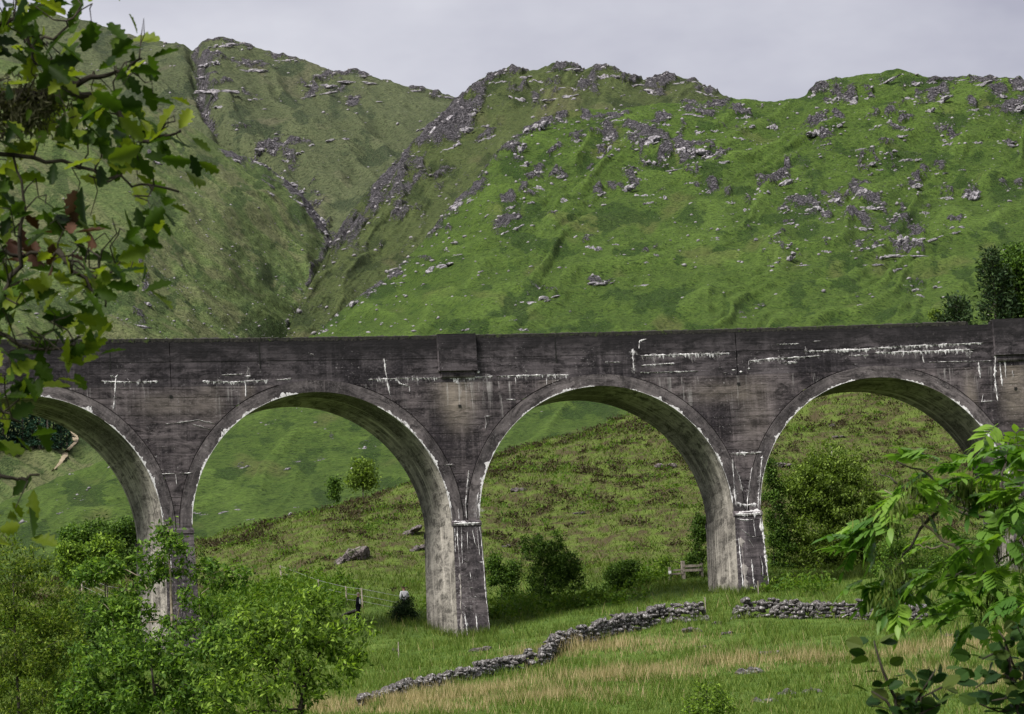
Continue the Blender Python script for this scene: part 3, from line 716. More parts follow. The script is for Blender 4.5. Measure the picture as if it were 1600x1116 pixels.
PIERS = [-51, -34, -17, 0, 17, 34, 51, 68]
ZP = -2.72        # foot of the parapet band: a slight set-back marks the deck level
def wall_strip(mb, s0, s1, zb, zt, n, ns, nz=6, flip=False):
    ss = np.linspace(s0, s1, ns); P = []; UV = []
    for s in ss:
        b = zb(s) if callable(zb) else zb
        t = zt(s) if callable(zt) else zt
        zz = np.linspace(b, t, nz)
        P.append([BP(s, n, z) for z in zz]); UV.append([(s, z) for z in zz])
    mb.grid(P, UV, flip)

STAINS = [(front_sz(x, y), a*0.0365, b*0.0365, k) for x, y, a, b, k in ((713, 612, 30, 34, .75), (717, 650, 20, 26, .4), (387, 612, 6, 16, .6), (1516, 618, 9, 34, .5), (1586, 600, 24, 60, .6), (1130, 612, 60, 16, .35), (270, 632, 60, 18, .3), (1180, 640, 30, 60, .2), (330, 620, 20, 40, .2), (860, 610, 16, 30, .25))]
for i in range(len(PIERS)-1):
    c = (PIERS[i]+PIERS[i+1])/2
    RG = RE+0.05
    def zarch(s, c=c):
        d = abs(s-c)
        return ZSPR+math.sqrt(max(RG*RG-d*d, 0)) if d < RG else ZSPR
    # spandrel wall, front and back
    th = np.linspace(-math.pi/2, math.pi/2, 61)
    ss = np.unique(np.concatenate([c+RG*np.sin(th), [c-SPAN/2+0.001, c+SPAN/2-0.001]]))
    for n, fl in ((0.0, True), (-DEPTH, False)):
        mb = MB(); P = []; UV = []
        for s in ss:
            zz = np.linspace(zarch(s), ZP, 22)
            P.append([BP(s, n, z) for z in zz]); UV.append([(s, z) for z in zz])
        mb.grid(P, UV, not fl)
        o = vpart('spandrel_wall', mb, M['conc'])
        if n == 0.0:
            q = np.array(mb.uv); st = np.zeros(len(q))
            for (a, b), rx, rz, k in STAINS: st += k*np.exp(-np.maximum(np.abs((q[:, 0]-a)/rx), 0)**2.5-np.abs((q[:, 1]-b)/rz)**2.5)
            av = o.data.attributes.new('stain', 'FLOAT', 'POINT'); av.data.foreach_set('value', np.clip(st, 0, 1).astype(np.float32))
    # arch ring: face proud of the wall by 40 mm, soffit running through
    ths = np.linspace(0, math.pi, 65)
    def rp(r, t, n): return BP(c-r*math.cos(t), n, ZSPR+r*math.sin(t))
    for n, fl in ((0.04, False), (-DEPTH-0.04, True)):
        mb = MB(); rr = np.linspace(RI, RE, 4)
        mb.grid([[rp(r, t, n) for r in rr] for t in ths], [[(c+8*t, r+0.13*t) for r in rr] for t in ths], not fl)
        sg = 1 if n > 0 else -1
        mb.grid([[rp(RE, t, n-sg*d_) for d_ in (0.0, 0.5)] for t in ths], [[(t*8, 0), (t*8, .5)] for t in ths])
        vpart('arch_ring', mb, M['ring'])
    mb = MB(); nn = np.linspace(0.04, -DEPTH-0.04, 8)
    mb.grid([[rp(RI, t, n) for n in nn] for t in ths], [[(n*1.0+i*13, t*RI) for n in nn] for t in ths])
    o = vpart('arch_soffit', mb, M['soffit'], smooth=True)
    tag(o, 'pale streaked underside of the arch')
    # parapet band for this span with joints, coping on top
    for n, nm in ((0.0, 'parapet'), (-DEPTH, 'parapet')):
        mb = MB(); sg = 1 if n == 0 else -1
        s0, s1 = c-SPAN/2+0.02, c+SPAN/2-0.02
        ns = 26; sA = np.linspace(s0, s1, ns)
        prof = [(-0.42*sg, -0.9), (-0.42*sg, 0.0), (0.012*sg, 0.0), (0.012*sg, -1.3), (-0.004*sg, -1.32), (0.006*sg, ZP+0.02), (0.0, ZP)]
        drop = lambda s: (-0.2 if 31.4 < s < 32.75 else 0.0)
        sA = np.sort(np.concatenate([sA, [x for x in (31.35, 31.42, 32.74, 32.8) if s0 < x < s1]]))
        P = [[BP(s, n+a, z+(drop(s) if z > -0.1 else 0)) for a, z in prof] for s in sA]
        UV = [[(s, z+(0.42 if k == 0 else 0)) for k, (a, z) in enumerate(prof)] for s in sA]
        mb.grid(P, UV, sg < 0)
        vpart(nm, mb, M['parapet'])
    # deck and ballast between the parapets
    mb = MB(); mb.grid([[BP(s, n, -1.2) for n in (-0.2, -DEPTH+0.2)] for s in np.linspace(c-8.5, c+8.5, 12)], None)
    vpart('track_bed', mb, M['ballast'])
    # rough mossy top edge of the parapet
    mb = MB(); sA = np.arange(c-8.48, c+8.48, 0.11)
    for k, s in enumerate(sA):
        if 31.3 < s < 32.85: continue
        h = 0.03+0.05*abs(float(perlin(s*1.3, 3.1)))*2+random.random()*0.05
        w = 0.13+random.random()*0.05
        a = BP(s, 0.03+random.random()*0.03, -0.07-random.random()*0.12); 
        pts = [BP(s-w/2, 0.02, -0.1-random.random()*0.15), BP(s+w/2, 0.02, -0.1-random.random()*0.15), BP(s+w/2, 0.045, 0.0), BP(s-w/2, 0.045, 0.0), BP(s-w/2, -0.2, h*0.9), BP(s+w/2, -0.2, h), BP(s+w/2, -0.42, 0.004), BP(s-w/2, -0.42, 0.004)]
        mb.add(pts, [(0, 1, 2, 3), (3, 2, 5, 4), (4, 5, 6, 7)])
    o = vpart('mossy_coping', mb, M['moss_top'])

def ground_at_sn(s, n):
    p = BP(s, n, 0); u, v = to_uv(p)
    return float(ground_z(np.array([u]), np.array([v]))[0])-BZ-BG*s

for c in PIERS:
    zb = min(ground_at_sn(c, 0.4), ground_at_sn(c, -DEPTH-0.4), ground_at_sn(c-1, -2), ground_at_sn(c+1, -2))-0.8
    zz = np.linspace(zb, ZSPR-0.22, 14)
    def hw(z): return 0.83+0.021*(ZSPR-z)
    def fr(z): return 0.20+0.022*(ZSPR-z)
    mb = MB()
    for z0, z1 in zip(zz[:-1], zz[1:]): pass
    nx = np.linspace(-1, 1, 5)
    mb.grid([[BP(c+hw(z)*x, fr(z), z) for z in zz] for x in nx], [[(c*1.7+x, z) for z in zz] for x in nx], True)
    vpart('pier', mb, M['pier']); mb = MB()
    mb.grid([[BP(c+hw(z)*x, -DEPTH-fr(z), z) for z in zz] for x in nx], [[(c*1.7+x, z) for z in zz] for x in nx])
    sh = vpart('pier', mb, M['pier'])
    z2 = np.concatenate([zz, [ZSPR]])
    for sd in (-1, 1):
        mb = MB(); nn = np.linspace(0, 1, 8)
        mb.grid([[BP(c+sd*hw(z), (-DEPTH-fr(z))*(1-x)+fr(z)*x if z < ZSPR-0.01 else (-DEPTH*(1-x)), z) for z in z2] for x in nn],
                [[(-DEPTH+5.6*x+sd*2+c, ZSPR-z) for z in z2] for x in nn], sd > 0)
        vpart('pier_side', mb, M['soffit'])
    # ledge at springing level with a weathered slope
    e = 0.87
    for sg, n0 in ((1, 0.0), (-1, -DEPTH)):
        mb = MB(); prof = [(0.0, ZSPR+0.10), (0.25, ZSPR-0.04), (0.25, ZSPR-0.24), (0.18, ZSPR-0.25)]
        P = [[BP(c+x*e, n0+sg*a, z) for a, z in prof] for x in (-1, -0.3, 0.3, 1)]
        mb.grid(P, None, sg > 0)
        for x in (-1, 1):
            mb.add([BP(c+x*e, n0+sg*a, z) for a, z in prof]+[BP(c+x*e, n0, ZSPR-0.25)], [(0, 1, 2, 3, 4)])
        vpart('springing_ledge', mb, M['pier'])

# refuge pilasters over every second pier
for c in (-34, 0, 34, 68):
    w = 1.14
    for sg, n0 in ((1, 0.0), (-1, -DEPTH)):
        mb = MB()
        prof = [(-0.42, 0.05), (0.30, 0.05), (0.30, -0.7), (0.30, -1.4), (0.30, -2.1), (0.0, -2.1)]
        P = [[BP(c+x*w, n0+sg*a, z) for a, z in prof] for x in np.linspace(-1, 1, 7)]
        UV = [[(c+x*w+5, z-(0.3 if k == 5 else 0)) for k, (a, z) in enumerate(prof)] for x in np.linspace(-1, 1, 7)]
        mb.grid(P, UV, sg < 0)
        for x in (-1, 1):
            mb.add([BP(c+x*w, n0+sg*a, z) for a, z in ((-0.42, 0.05), (0.30, 0.05), (0.30, -2.1), (-0.42, -2.1))], [(0, 1, 2, 3)], [(0, 0), (.7, 0), (.7, -2.1), (0, -2.1)])
        pl = vpart('refuge_pilaster', mb, M['parapet'])
        mb = MB()                       # corbel tucked under the refuge
        prof = [(0.0, -2.1), (0.05, -2.101), (0.16, -2.34), (0.12, -2.44), (0.0, -2.5)]
        P = [[BP(c+x*(w-0.14), n0+sg*a, z) for a, z in prof] for x in np.linspace(-1, 1, 5)]
        mb.grid(P, None, sg < 0)
        for x in (-1, 1): mb.add([BP(c+x*(w-0.14), n0+sg*a, z) for a, z in prof], [(0, 1, 2, 3, 4)])
        vpart('corbel', mb, M['pier'], pl)
    mb = MB(); mb.box(BP(c+0.03, 0.0, -4.12), 0.17, 0.06, 0.17)
    vpart('weep_hole', mb, M['dark'])
for px, py in ((267, 620), (1154, 600)):
    s, z = front_sz(px, py); mb = MB(); mb.box(BP(s, 0.0, z), 0.17, 0.06, 0.17); vpart('weep_hole', mb, M['dark'])
# vertical movement joints in the parapet
for px in (171, 405, 868):
    s, z = front_sz(px, 545); mb = MB()
    for k in range(6):
        z0 = -0.05-k*0.28
        mb.box(BP(s+random.uniform(-.01, .01), 0.01, z0-0.14), 0.07, 0.02, 0.27)
    vpart('movement_joint', mb, M['dark'])

# lime crust: white seepage lines, drips and patches standing on the concrete
def crust_mesh(pts, w, n, jag=0.5, drip=0.0):
    """pts in (s, z); w width in metres"""
    pts = np.array(pts, float); seg = np.linalg.norm(np.diff(pts, axis=0), axis=1); L = np.concatenate([[0], np.cumsum(seg)])
    k = max(3, int(L[-1]/0.07)); t = np.linspace(0, L[-1], k)
    s = np.interp(t, L, pts[:, 0]); z = np.interp(t, L, pts[:, 1])
    sd = random.random()*50
    s = s+0.03*fbm(t*2.2, 0*t+sd, 3)*(1 if abs(pts[-1, 1]-pts[0, 1]) > abs(pts[-1, 0]-pts[0, 0]) else 0)
    z = z+0.03*fbm(t*1.5, 0*t+sd+9, 3)
    tx = np.gradient(s); tz = np.gradient(z); l = np.hypot(tx, tz)+1e-9; nx, nz = -tz/l, tx/l
    g = np.clip(0.5+1.5*fbm(t*1.4, 0*t+sd+20, 3), 0.02, 1.5)
    wa = w*0.5*g*(1+jag*np.array([random.uniform(-1, 1) for _ in t])); wb = w*0.5*g*(1+jag*np.array([random.uniform(-1, 1) for _ in t]))
    if drip:
        dr = np.array([random.random()**5*drip for _ in t]); up = nz > 0
        wb = wb+np.where(up, dr, 0); wa = wa+np.where(~up, dr, 0)
    ends = np.clip(np.minimum(t, L[-1]-t)/0.12, 0.05, 1); wa *= ends; wb *= ends
    mb = MB(); P = []
    for q in range(k):
        P.append([BP(s[q]+nx[q]*wa[q], n-0.012, z[q]+nz[q]*wa[q]), BP(s[q], n+0.016, z[q]), BP(s[q]-nx[q]*wb[q], n-0.012, z[q]-nz[q]*wb[q])])
    mb.grid(P, None, False)
    return mb
PXM = 1/27.4
def crust(pp, w, n=0.012, jag=0.6, drip=0.0, mat='lime'):
    q = [front_sz(x, y) for x, y in pp]
    vpart('lime_crust', crust_mesh(q, w*PXM*0.95, n, jag, drip), M[mat])
    vpart('lime_film', crust_mesh(q, w*PXM*3.2, n-0.005, .8, drip*2), M['film'])
for a in [([(158, 596), (200, 597), (247, 596)], 2.0, 6), ([(315, 596), (360, 597), (420, 594)], 2.2, 6), ([(430, 594), (455, 592)], 1.4, 3), ([(172, 586), (180, 590), (184, 585)], 2, 2), ([(181, 590), (180, 610), (177, 640)], 2.6, 0), ([(345, 586), (380, 585)], 1.3, 0),
          ([(382, 588), (392, 588)], 9, 0), ([(384, 598), (384, 620)], 2.5, 0), ([(480, 550), (492, 556)], 1.3, 0),
          ([(575, 593), (640, 591), (690, 590)], 2.2, 7), ([(600, 560), (604, 590), (610, 620)], 2.6, 0), ([(620, 593), (625, 600), (640, 603), (640, 612)], 1.8, 0),
          ([(690, 590), (730, 590), (770, 588)], 3.2, 10), ([(712, 592), (716, 600)], 8, 0), ([(730, 534), (734, 545), (736, 555)], 2.0, 0), ([(698, 579), (703, 575), (713, 575)], 1.3, 0), ([(745, 583), (750, 580)], 3, 5),
          ([(775, 588), (840, 586), (890, 586)], 1.8, 5), ([(805, 589), (806, 600)], 1.6, 0), ([(820, 578), (824, 582)], 4, 0), ([(790, 624), (806, 625)], 2, 0), ([(855, 587), (854, 601)], 1.6, 0), ([(868, 587), (868, 593)], 1.6, 0), ([(757, 650), (760, 662), (758, 670)], 1.2, 0), ([(757, 651), (768, 650)], 1, 0),
          ([(989, 545), (989, 556)], 6, 0), ([(989, 556), (991, 584)], 3, 0), ([(998, 545), (999, 533), (1010, 530)], 4, 0), ([(1000, 556), (1070, 554), (1140, 552)], 2.6, 7), ([(1002, 571), (1055, 568)], 1.5, 3), ([(1000, 582), (1090, 580)], 1.3, 2),
          ([(945, 566), (970, 566)], 1.2, 0), ([(1170, 571), (1170, 564), (1200, 561), (1282, 556)], 2.2, 4), ([(1221, 566), (1246, 566)], 2, 4), ([(1130, 583), (1136, 583)], 4, 0), ([(1143, 578), (1149, 578)], 4, 0), ([(1155, 581), (1160, 581)], 4, 0), ([(1168, 576), (1172, 576)], 4, 0),
          ([(1255, 549), (1330, 547), (1400, 542), (1480, 538)], 3.2, 6), ([(1258, 541), (1260, 549)], 3, 0), ([(1212, 538), (1248, 537)], 1.8, 2), ([(1270, 534), (1282, 533)], 1.8, 0), ([(1367, 551), (1440, 549), (1522, 546)], 2.6, 6), ([(1326, 556), (1358, 555)], 1.8, 2), ([(1480, 538), (1536, 536)], 2, 3), ([(1498, 538), (1498, 548)], 2, 0), ([(1508, 550), (1520, 550)], 6, 4), ([(1441, 552), (1444, 567)], 2, 0), ([(1450, 566), (1550, 564)], 1.2, 0), ([(1395, 549), (1398, 556)], 3, 0),
          ([(1556, 552), (1554, 585), (1559, 627)], 3.6, 0), ([(1562, 563), (1566, 603)], 2.8, 0), ([(1570, 563), (1572, 591)], 2.6, 0), ([(1529, 566), (1532, 592)], 2.4, 0), ([(1536, 616), (1534, 628), (1552, 626)], 1.6, 0), ([(1582, 579), (1583, 590)], 1.8, 0),
          ([(1142, 709), (1165, 708), (1190, 707)], 2.6, 3), ([(250, 741), (300, 739)], 1.0, 0), ([(258, 663), (310, 656), (335, 662)], 1.2, 0), ([(300, 663), (330, 671)], 1.0, 0), ([(274, 742), (276, 757)], 1.4, 0), ([(1148, 728), (1156, 750), (1160, 768)], 1.4, 0), ([(1175, 730), (1170, 760), (1167, 797)], 1.6, 0),
          ([(1144, 718), (1147, 760), (1150, 792)], 3.6, 0), ([(1191, 712), (1187, 750), (1184, 795)], 3.2, 0), ([(1150, 785), (1165, 790), (1182, 788)], 5, 8), ([(691, 727), (708, 726)], 1, 0), ([(732, 735), (727, 790), (729, 810)], 1.6, 0), ([(716, 795), (717, 812)], 3, 0), ([(748, 770), (745, 790), (744, 812)], 4, 0),
          ([(185, 605), (187, 607)], 3, 0), ([(180, 620), (182, 622)], 3, 0)]:
    crust(a[0], a[1], 0.016 if a[0][0][1] < 700 else 0.05, 0.6, a[2]*PXM)
# crust on the arch edges: (arch centre, start angle, end angle, width)
def arc_crust(c, t0, t1, w, jag=0.9, mat='lime', r0=RI):
    k = int(abs(t1-t0)*r0/0.07)+3; mb = MB(); P = []; sd = random.random()*90
    for q in range(k):
        t = math.radians(0)+t0+(t1-t0)*q/(k-1)
        g = float(np.clip(0.22+1.9*perlin(t*7, sd)+1.2*perlin(t*26, sd+4), 0.0, 1.9))*min(1, min(q, k-1-q)/4+0.1)
        ww = w*g*(1+jag*random.uniform(-.6, .6))
        P.append([BP(c-(r0-0.012)*math.cos(t), 0.03-0.16*g, ZSPR+(r0-0.012)*math.sin(t)), BP(c-(r0-0.014)*math.cos(t), 0.052, ZSPR+(r0-0.014)*math.sin(t)), BP(c-(r0+ww)*math.cos(t), 0.030+0.02, ZSPR+(r0+ww)*math.sin(t))])
    mb.grid(P, None, True)
    vpart('edge_crust', mb, M[mat])
D2 = math.radians
for c, t0, t1, w in ((-25.5, 95, 122, 0.24), (-25.5, 126, 150, 0.12), (-25.5, 140, 166, 0.22), (-25.5, 160, 178, 0.10), (-8.5, 2, 30, 0.14), (-8.5, 24, 50, 0.20), (-8.5, 48, 82, 0.16), (-8.5, 118, 150, 0.14), (-8.5, 138, 170, 0.2), (-8.5, 160, 179, 0.14),
                     (8.5, 2, 30, 0.2), (8.5, 28, 60, 0.12), (8.5, 60, 88, 0.08), (8.5, 72, 80, 0.25), (8.5, 104, 132, 0.2), (8.5, 126, 150, 0.13), (8.5, 146, 176, 0.14), (25.5, 3, 34, 0.22), (25.5, 30, 52, 0.26), (25.5, 50, 80, 0.12), (25.5, 66, 72, 0.25), (25.5, 101, 112, 0.28), (25.5, 124, 150, 0.24), (25.5, 140, 170, 0.26)):
    arc_crust(c, D2(t0), D2(t1), w*0.8)
# crust running down the pier faces below the ledges
for c in (-17, 0, 17):
    def F(x, dz): return (c+x, ZSPR-dz)
    def pc(pts, w, jag=0.7, mat='lime', drip=0):
        P = []
        mb = crust_mesh([F(*p) for p in pts], w*(0.8 if mat == 'lime' else 1), 0.0, jag, drip)
        mb.v = [tuple(np.array(v)) for v in mb.v]
        # follow the batter of the pier face
        out = []
        for v in mb.v:
            s = BR*math.atan2(v[0], v[1]+BR); n = BR-math.hypot(v[0], v[1]+BR); z = v[2]-BZ-BG*s
            out.append(tuple(BP(s, n+0.20+0.022*(ZSPR-z)+0.012, z)))
        mb.v = out; vpart('lime_crust', mb, M[mat])
    if c == -17:
        pc([(-0.55, .3), (-0.57, 2.2)], 0.1); pc([(-0.6, .32), (-.1, .33)], .16)
    else:
        mbL = crust_mesh([(c-0.8, ZSPR-0.02), (c+0.8, ZSPR-0.02)], 0.2, 0.19, 0.4, 0.1); vpart('lime_crust', mbL, M['lime'])
        mbL = crust_mesh([(c-0.82, ZSPR-0.13), (c+0.82, ZSPR-0.12)], 0.22, 0.26, 0.4, 0.18); vpart('lime_crust', mbL, M['lime'])
        if c == 0:
            for k in ([(.76, .3), (.84, 2.4), (.86, 4.3), (.92, 5.6), (.97, 6.6)], 0.10), ([(-.62, .3), (-.6, 1.6), (-.58, 2.6)], .10), ([(-.35, .3), (-.38, 1.4), (-.42, 2.4)], .07), ([(.3, .5), (.42, 1.3), (.62, 1.6)], .05), ([(0, .6), (-.05, 1.6)], .04), ([(.6, .5), (.62, 2.0)], .05), ([(.2, 5.3), (.22, 6.7)], .08), ([(-.5, 5.2), (-.4, 6.0), (-.38, 6.6)], .12), ([(.5, 2.35), (.8, 2.4)], .16), ([(-.3, 2.3), (-.05, 2.35)], .14), ([(-.1, 3.8), (.1, 3.85)], .1), ([(.1, 4.3), (.3, 4.4)], .08), ([(.05, 4.55), (.06, 4.7)], .12), ([(.85, 5.1), (.95, 5.2)], .2), ([(-.75, .4), (-.78, 1.8)], .08), ([(.0, 2.9), (.02, 3.3)], .04):
                pc(*k)
            pc([(-.62, 3.0), (-.58, 3.6)], .3, .4, 'lime_dull'); pc([(-.6, 3.6), (-.68, 5.2), (-.66, 6.6)], .16, .4, 'lime_dull')
        else:
            for k in ([(.80, .3), (.85, 2.0), (.9, 3.4), (.93, 4.3)], 0.13), ([(.0, 2.8), (.05, 4.6)], .13), ([(.55, 2.6), (.66, 3.2), (.62, 3.8)], .05), ([(-.7, .4), (-.3, .5), (.7, .45)], .12), ([(.3, .5), (.35, 1.5)], .05), ([(-.5, 1.0), (.1, 1.5), (.8, 1.4)], .08), ([(.7, .4), (.72, 1.2)], .22), ([(-.1, 1.6), (.2, 2.1)], .06), ([(.1, 4.2), (.2, 4.5)], .1):
                pc(*k)
            pc([(-.55, 1.5), (-.5, 2.8), (-.45, 4.6)], .42, .3, 'lime_dull'); pc([(-.68, 1.5), (-.62, 4.4)], .13)
    # pale streaks run down the pier side facing the glen

# ------------------------------------------------------------------ rocks on the hills
def rock_block(bm, c, sx, sy, sz, rng, sub=2, cuts=9):
    """one angular block: a ball cut by random planes"""
    r = bmesh.ops.create_icosphere(bm, subdivisions=sub, radius=1.0)
    pl = []
    for _ in range(cuts):
        n = rng.normal(size=3); n /= np.linalg.norm(n); pl.append((n, rng.uniform(0.5, 0.82)))
    for v in r['verts']:
        p = np.array(v.co)
        for n, d in pl:
            k = p@n
            if k > d: p = p-n*(k-d)*0.92
        p = p*(1+0.035*rng.normal())
        v.co = Vector((c[0]+p[0]*sx, c[1]+p[1]*sy, c[2]+p[2]*sz))

def crag_variant(k):
    rng = np.random.default_rng(100+k); bm = bmesh.new()
    nb = int(rng.integers(5, 9))
    for q in range(nb):
        x = (q+0.5)/nb-0.5+rng.uniform(-.1, .1); e = math.sqrt(max(.06, 1-(x*1.9)**2))
        lv = rng.uniform(-.3, .05)*e
        rock_block(bm, (x, lv*0.9+rng.uniform(-.08, .08), lv-0.1), rng.uniform(.12, .26), rng.uniform(.2, .36), rng.uniform(.16, .36)*e+.08, rng, 3 if q % 2 else 2, 18)
    for q in range(5):
        rock_block(bm, (rng.uniform(-.55, .55), -0.4+rng.uniform(-.1, .1), -0.38+rng.uniform(-.08, .08)), rng.uniform(.04, .1), rng.uniform(.05, .1), rng.uniform(.05, .1), rng, 1, 6)
    me = bpy.data.meshes.new('crag'); bm.to_mesh(me); bm.free(); me.materials.append(M['crag'])
    return me
CRAGS = [crag_variant(k) for k in range(10)]
def put_rock(parent, p, w, h, tilt=0, depth=None, yaw=None, name='rock_outcrop', me=None):
    o = bpy.data.objects.new(name, me or random.choice(CRAGS)); COL.objects.link(o)
    X = Vector(_r0)*math.cos(math.radians(tilt))+Vector((0, 0, 1))*math.sin(math.radians(tilt))
    Y = Vector(FH); Z = X.cross(Y)
    R = Matrix((X, Y, Z)).transposed().to_4x4() @ Matrix.Rotation(yaw if yaw is not None else random.uniform(-.35, .35), 4, 'Z')
    d = depth or min(0.9*w, 1.6*h)
    fl = random.choice((-1, 1))
    o.matrix_world = Matrix.Translation(Vector(p)) @ R @ Matrix.Diagonal((w*fl, d, h, 1))
    o.parent = parent
    return o
for hill, lst in (('green_hill', OUT_GREEN), ('rocky_ridge', OUT_RIDGE), ('back_mountain', OUT_FAR), ('left_mountain_slope', OUT_LEFT)):
    for it in lst:
        px, py, w, h = it[:4]; tl = it[4] if len(it) > 4 else 0
        p, n = hill_pt(hill, px, py+h*0.2)
        m_ = ((p-CAM)@FW)/FPX
        put_rock(HILLS[hill][0], p+n*0.0*h*m_, w*m_*1.05, h*m_*0.95, tl*0.8+3.4)

def scatter_rocks(name, hill, count, smin, smax, prob, seed):
    """small loose stones lying on a hill, too many to count"""
    o, P, S, rock, xs = HILLS[hill]; rng = np.random.default_rng(seed)
    n, m = P.shape[:2]
    base = bmesh.new(); bmesh.ops.create_icosphere(base, subdivisions=1, radius=1.0)
    bv = np.array([v.co for v in base.verts]); bf = np.array([[v.index for v in f.verts] for f in base.faces]); base.free()
    V = []; F = []; k = 0; tries = 0
    d = P-CAM; w = d@FW; X = 800+FPX*(d@RT)/w
    while k < count and tries < count*30:
        tries += 1
        i = rng.integers(2, n-16); j = rng.integers(2, m-2)
        if not (-120 < X[i, j] < 1720) or S[i, j] > 1: continue
        if rng.random() > prob(X[i, j], S[i, j], rock[i, j], P[i, j]): continue
        s = smin+(smax-smin)*rng.random()**3
        q = bv*(1+0.25*rng.normal(size=(len(bv), 1)))*np.array([s*rng.uniform(.8, 1.5), s*rng.uniform(.7, 1.2), s*rng.uniform(.5, .9)])
        V.append(q+P[i, j]+np.array([rng.uniform(-.5, .5), rng.uniform(-.5, .5), 0.15*s])); F.append(bf+k*len(bv)); k += 1
    me = mesh_np(name, np.concatenate(V), np.concatenate(F))
    tag(obj(name, me, M['scree']), 'pale loose stones strewn over the '+hill.replace('_', ' '), 'stones', kind='stuff')
M['scree'] = mat_noise('scree_stone', (0.14, 0.13, 0.14), (0.3, 0.285, 0.295), 0.8, 0.5, 0.3)
def pr_green(x, s, r, p): return (0.15+0.85*sstep(0.3, 0.48, r))*(0.02+0.98*sstep(0.42, 0.62, s))*(1 if x > 450 else .1)*(0.3+0.9*max(0, float(perlin(p[0]/9, (p[1]+p[2])/9, 5))*2+.3))
def pr_left(x, s, r, p): return max(0.03, float(perlin((p[0]*1.0+(p[1]*0.5))/3.2, p[2]/40, 8))*2.2)*sstep(0.95, 0.6, s)*sstep(0.22, 0.36, s)
scatter_rocks('green_hill_stones', 'green_hill', 3400, 0.06, 0.42, pr_green, 1)
scatter_rocks('slope_stones', 'left_mountain_slope', 1500, 0.06, 0.34, pr_left, 2)
scatter_rocks('ridge_stones', 'rocky_ridge', 900, 0.1, 0.6, lambda x, s, r, p: 0.1+0.9*sstep(.3, .45, r), 3)
scatter_rocks('mountain_stones', 'back_mountain', 700, 0.12, 0.7, lambda x, s, r, p: 0.1+0.9*sstep(.3, .45, r), 4)

# track up the side of the plantation
tp = []
TR = np.array(((112, 655, 6), (111, 668, 8), (117, 682, 10), (119, 692, 8), (111, 700, 5), (103, 708, 9), (99, 718, 8), (93, 727, 6), (86, 734, 3), (78, 740, 2)), float)
for q in np.linspace(0, len(TR)-1, 37):
    px, py, w = (np.interp(q, np.arange(len(TR)), TR[:, k]) for k in range(3))
    p, n = hill_pt('left_mountain_slope', px, py); m_ = ((p-CAM)@FW)/FPX
    tp.append((CAM+ray(px, py)*((p-CAM)@FH)+np.array([0, 0, .2]), w*m_*.5))
mb = MB()
P_ = []
for i in range(len(tp)-1):
    for k in range(1):
        t = k; c = tp[i][0]*(1-t)+tp[i+1][0]*t; w = (tp[i][1]*(1-t)+tp[i+1][1]*t)*random.uniform(.8, 1.2)
        P_.append([c-_r0*w*random.uniform(.8, 1.2), c+np.array([0, 0, .12]), c+_r0*w*random.uniform(.8, 1.2)])
mb.grid(P_)
tag(obj('hill_track', mb.mesh('hill_track', (0, 0, 0), True), M['track']), kind='structure')

# ------------------------------------------------------------------ leaves, blades, branches
def kites(C, A, B, L, W, fold=0.18):
    """C centres of leaf bases, A axis, B side vector; returns verts, quads"""
    Nn = np.cross(A, B)
    L = np.asarray(L)[:, None]; W = np.asarray(W)[:, None]
    v0 = C; v1 = C+A*L*0.45+B*W*0.5+Nn*W*fold; v2 = C+A*L-Nn*L*0.08; v3 = C+A*L*0.45-B*W*0.5+Nn*W*fold
    V = np.stack([v0, v1, v2, v3], 1).reshape(-1, 3)
    F = np.arange(len(C)*4).reshape(-1, 4)
    return V, F
def unit(a): return a/(np.linalg.norm(a, axis=-1, keepdims=True)+1e-9)
def rand_frames(n, rng, axis_bias=(0, 0, 0), up=0.5):
    A = unit(rng.normal(size=(n, 3))+np.asarray(axis_bias))
    Nn = unit(rng.normal(size=(n, 3))*(1-up)+np.array([0, 0, up*1.6]))
    B = unit(np.cross(Nn, A))
    return A, B

def skeleton(trunk, tips, rng, jit=0.12, down=0.7, steps=3):
    """grow side branches from a trunk polyline to every tip; returns list of node paths and radii weights"""
    nodes = [np.asarray(p, float) for p in trunk]; par = [max(0, i-1) for i in range(len(nodes))]
    T = np.asarray(trunk, float)
    dist = np.min(np.linalg.norm(tips[:, None, :]-T[None], axis=2), axis=1)
    order = np.argsort(dist); paths = []
    for q in order:
        t = tips[q]; N_ = np.array(nodes)
        d = np.linalg.norm(N_-t, axis=1)+down*np.maximum(0, N_[:, 2]-t[2]+0.1*np.linalg.norm(N_-t, axis=1))*1.0
        d[0] += 2*np.linalg.norm(t-N_[0])
        j = int(np.argmin(d)); a = nodes[j]; L = np.linalg.norm(t-a)
        path = [j]
        for k in range(1, steps+1):
            f = k/steps; p = a*(1-f)+t*f+np.array([0, 0, 0.10*L*math.sin(f*math.pi)])+(rng.normal(size=3)*jit*L*0.35 if k < steps else 0)
            nodes.append(p); par.append(path[-1]); path.append(len(nodes)-1)
        paths.append(path)
    cnt = np.zeros(len(nodes))
    for p in paths: cnt[p[-1]] += 1
    for i in range(len(nodes)-1, 0, -1):
        if par[i] != i: cnt[par[i]] += cnt[i]
    return np.array(nodes), paths, cnt

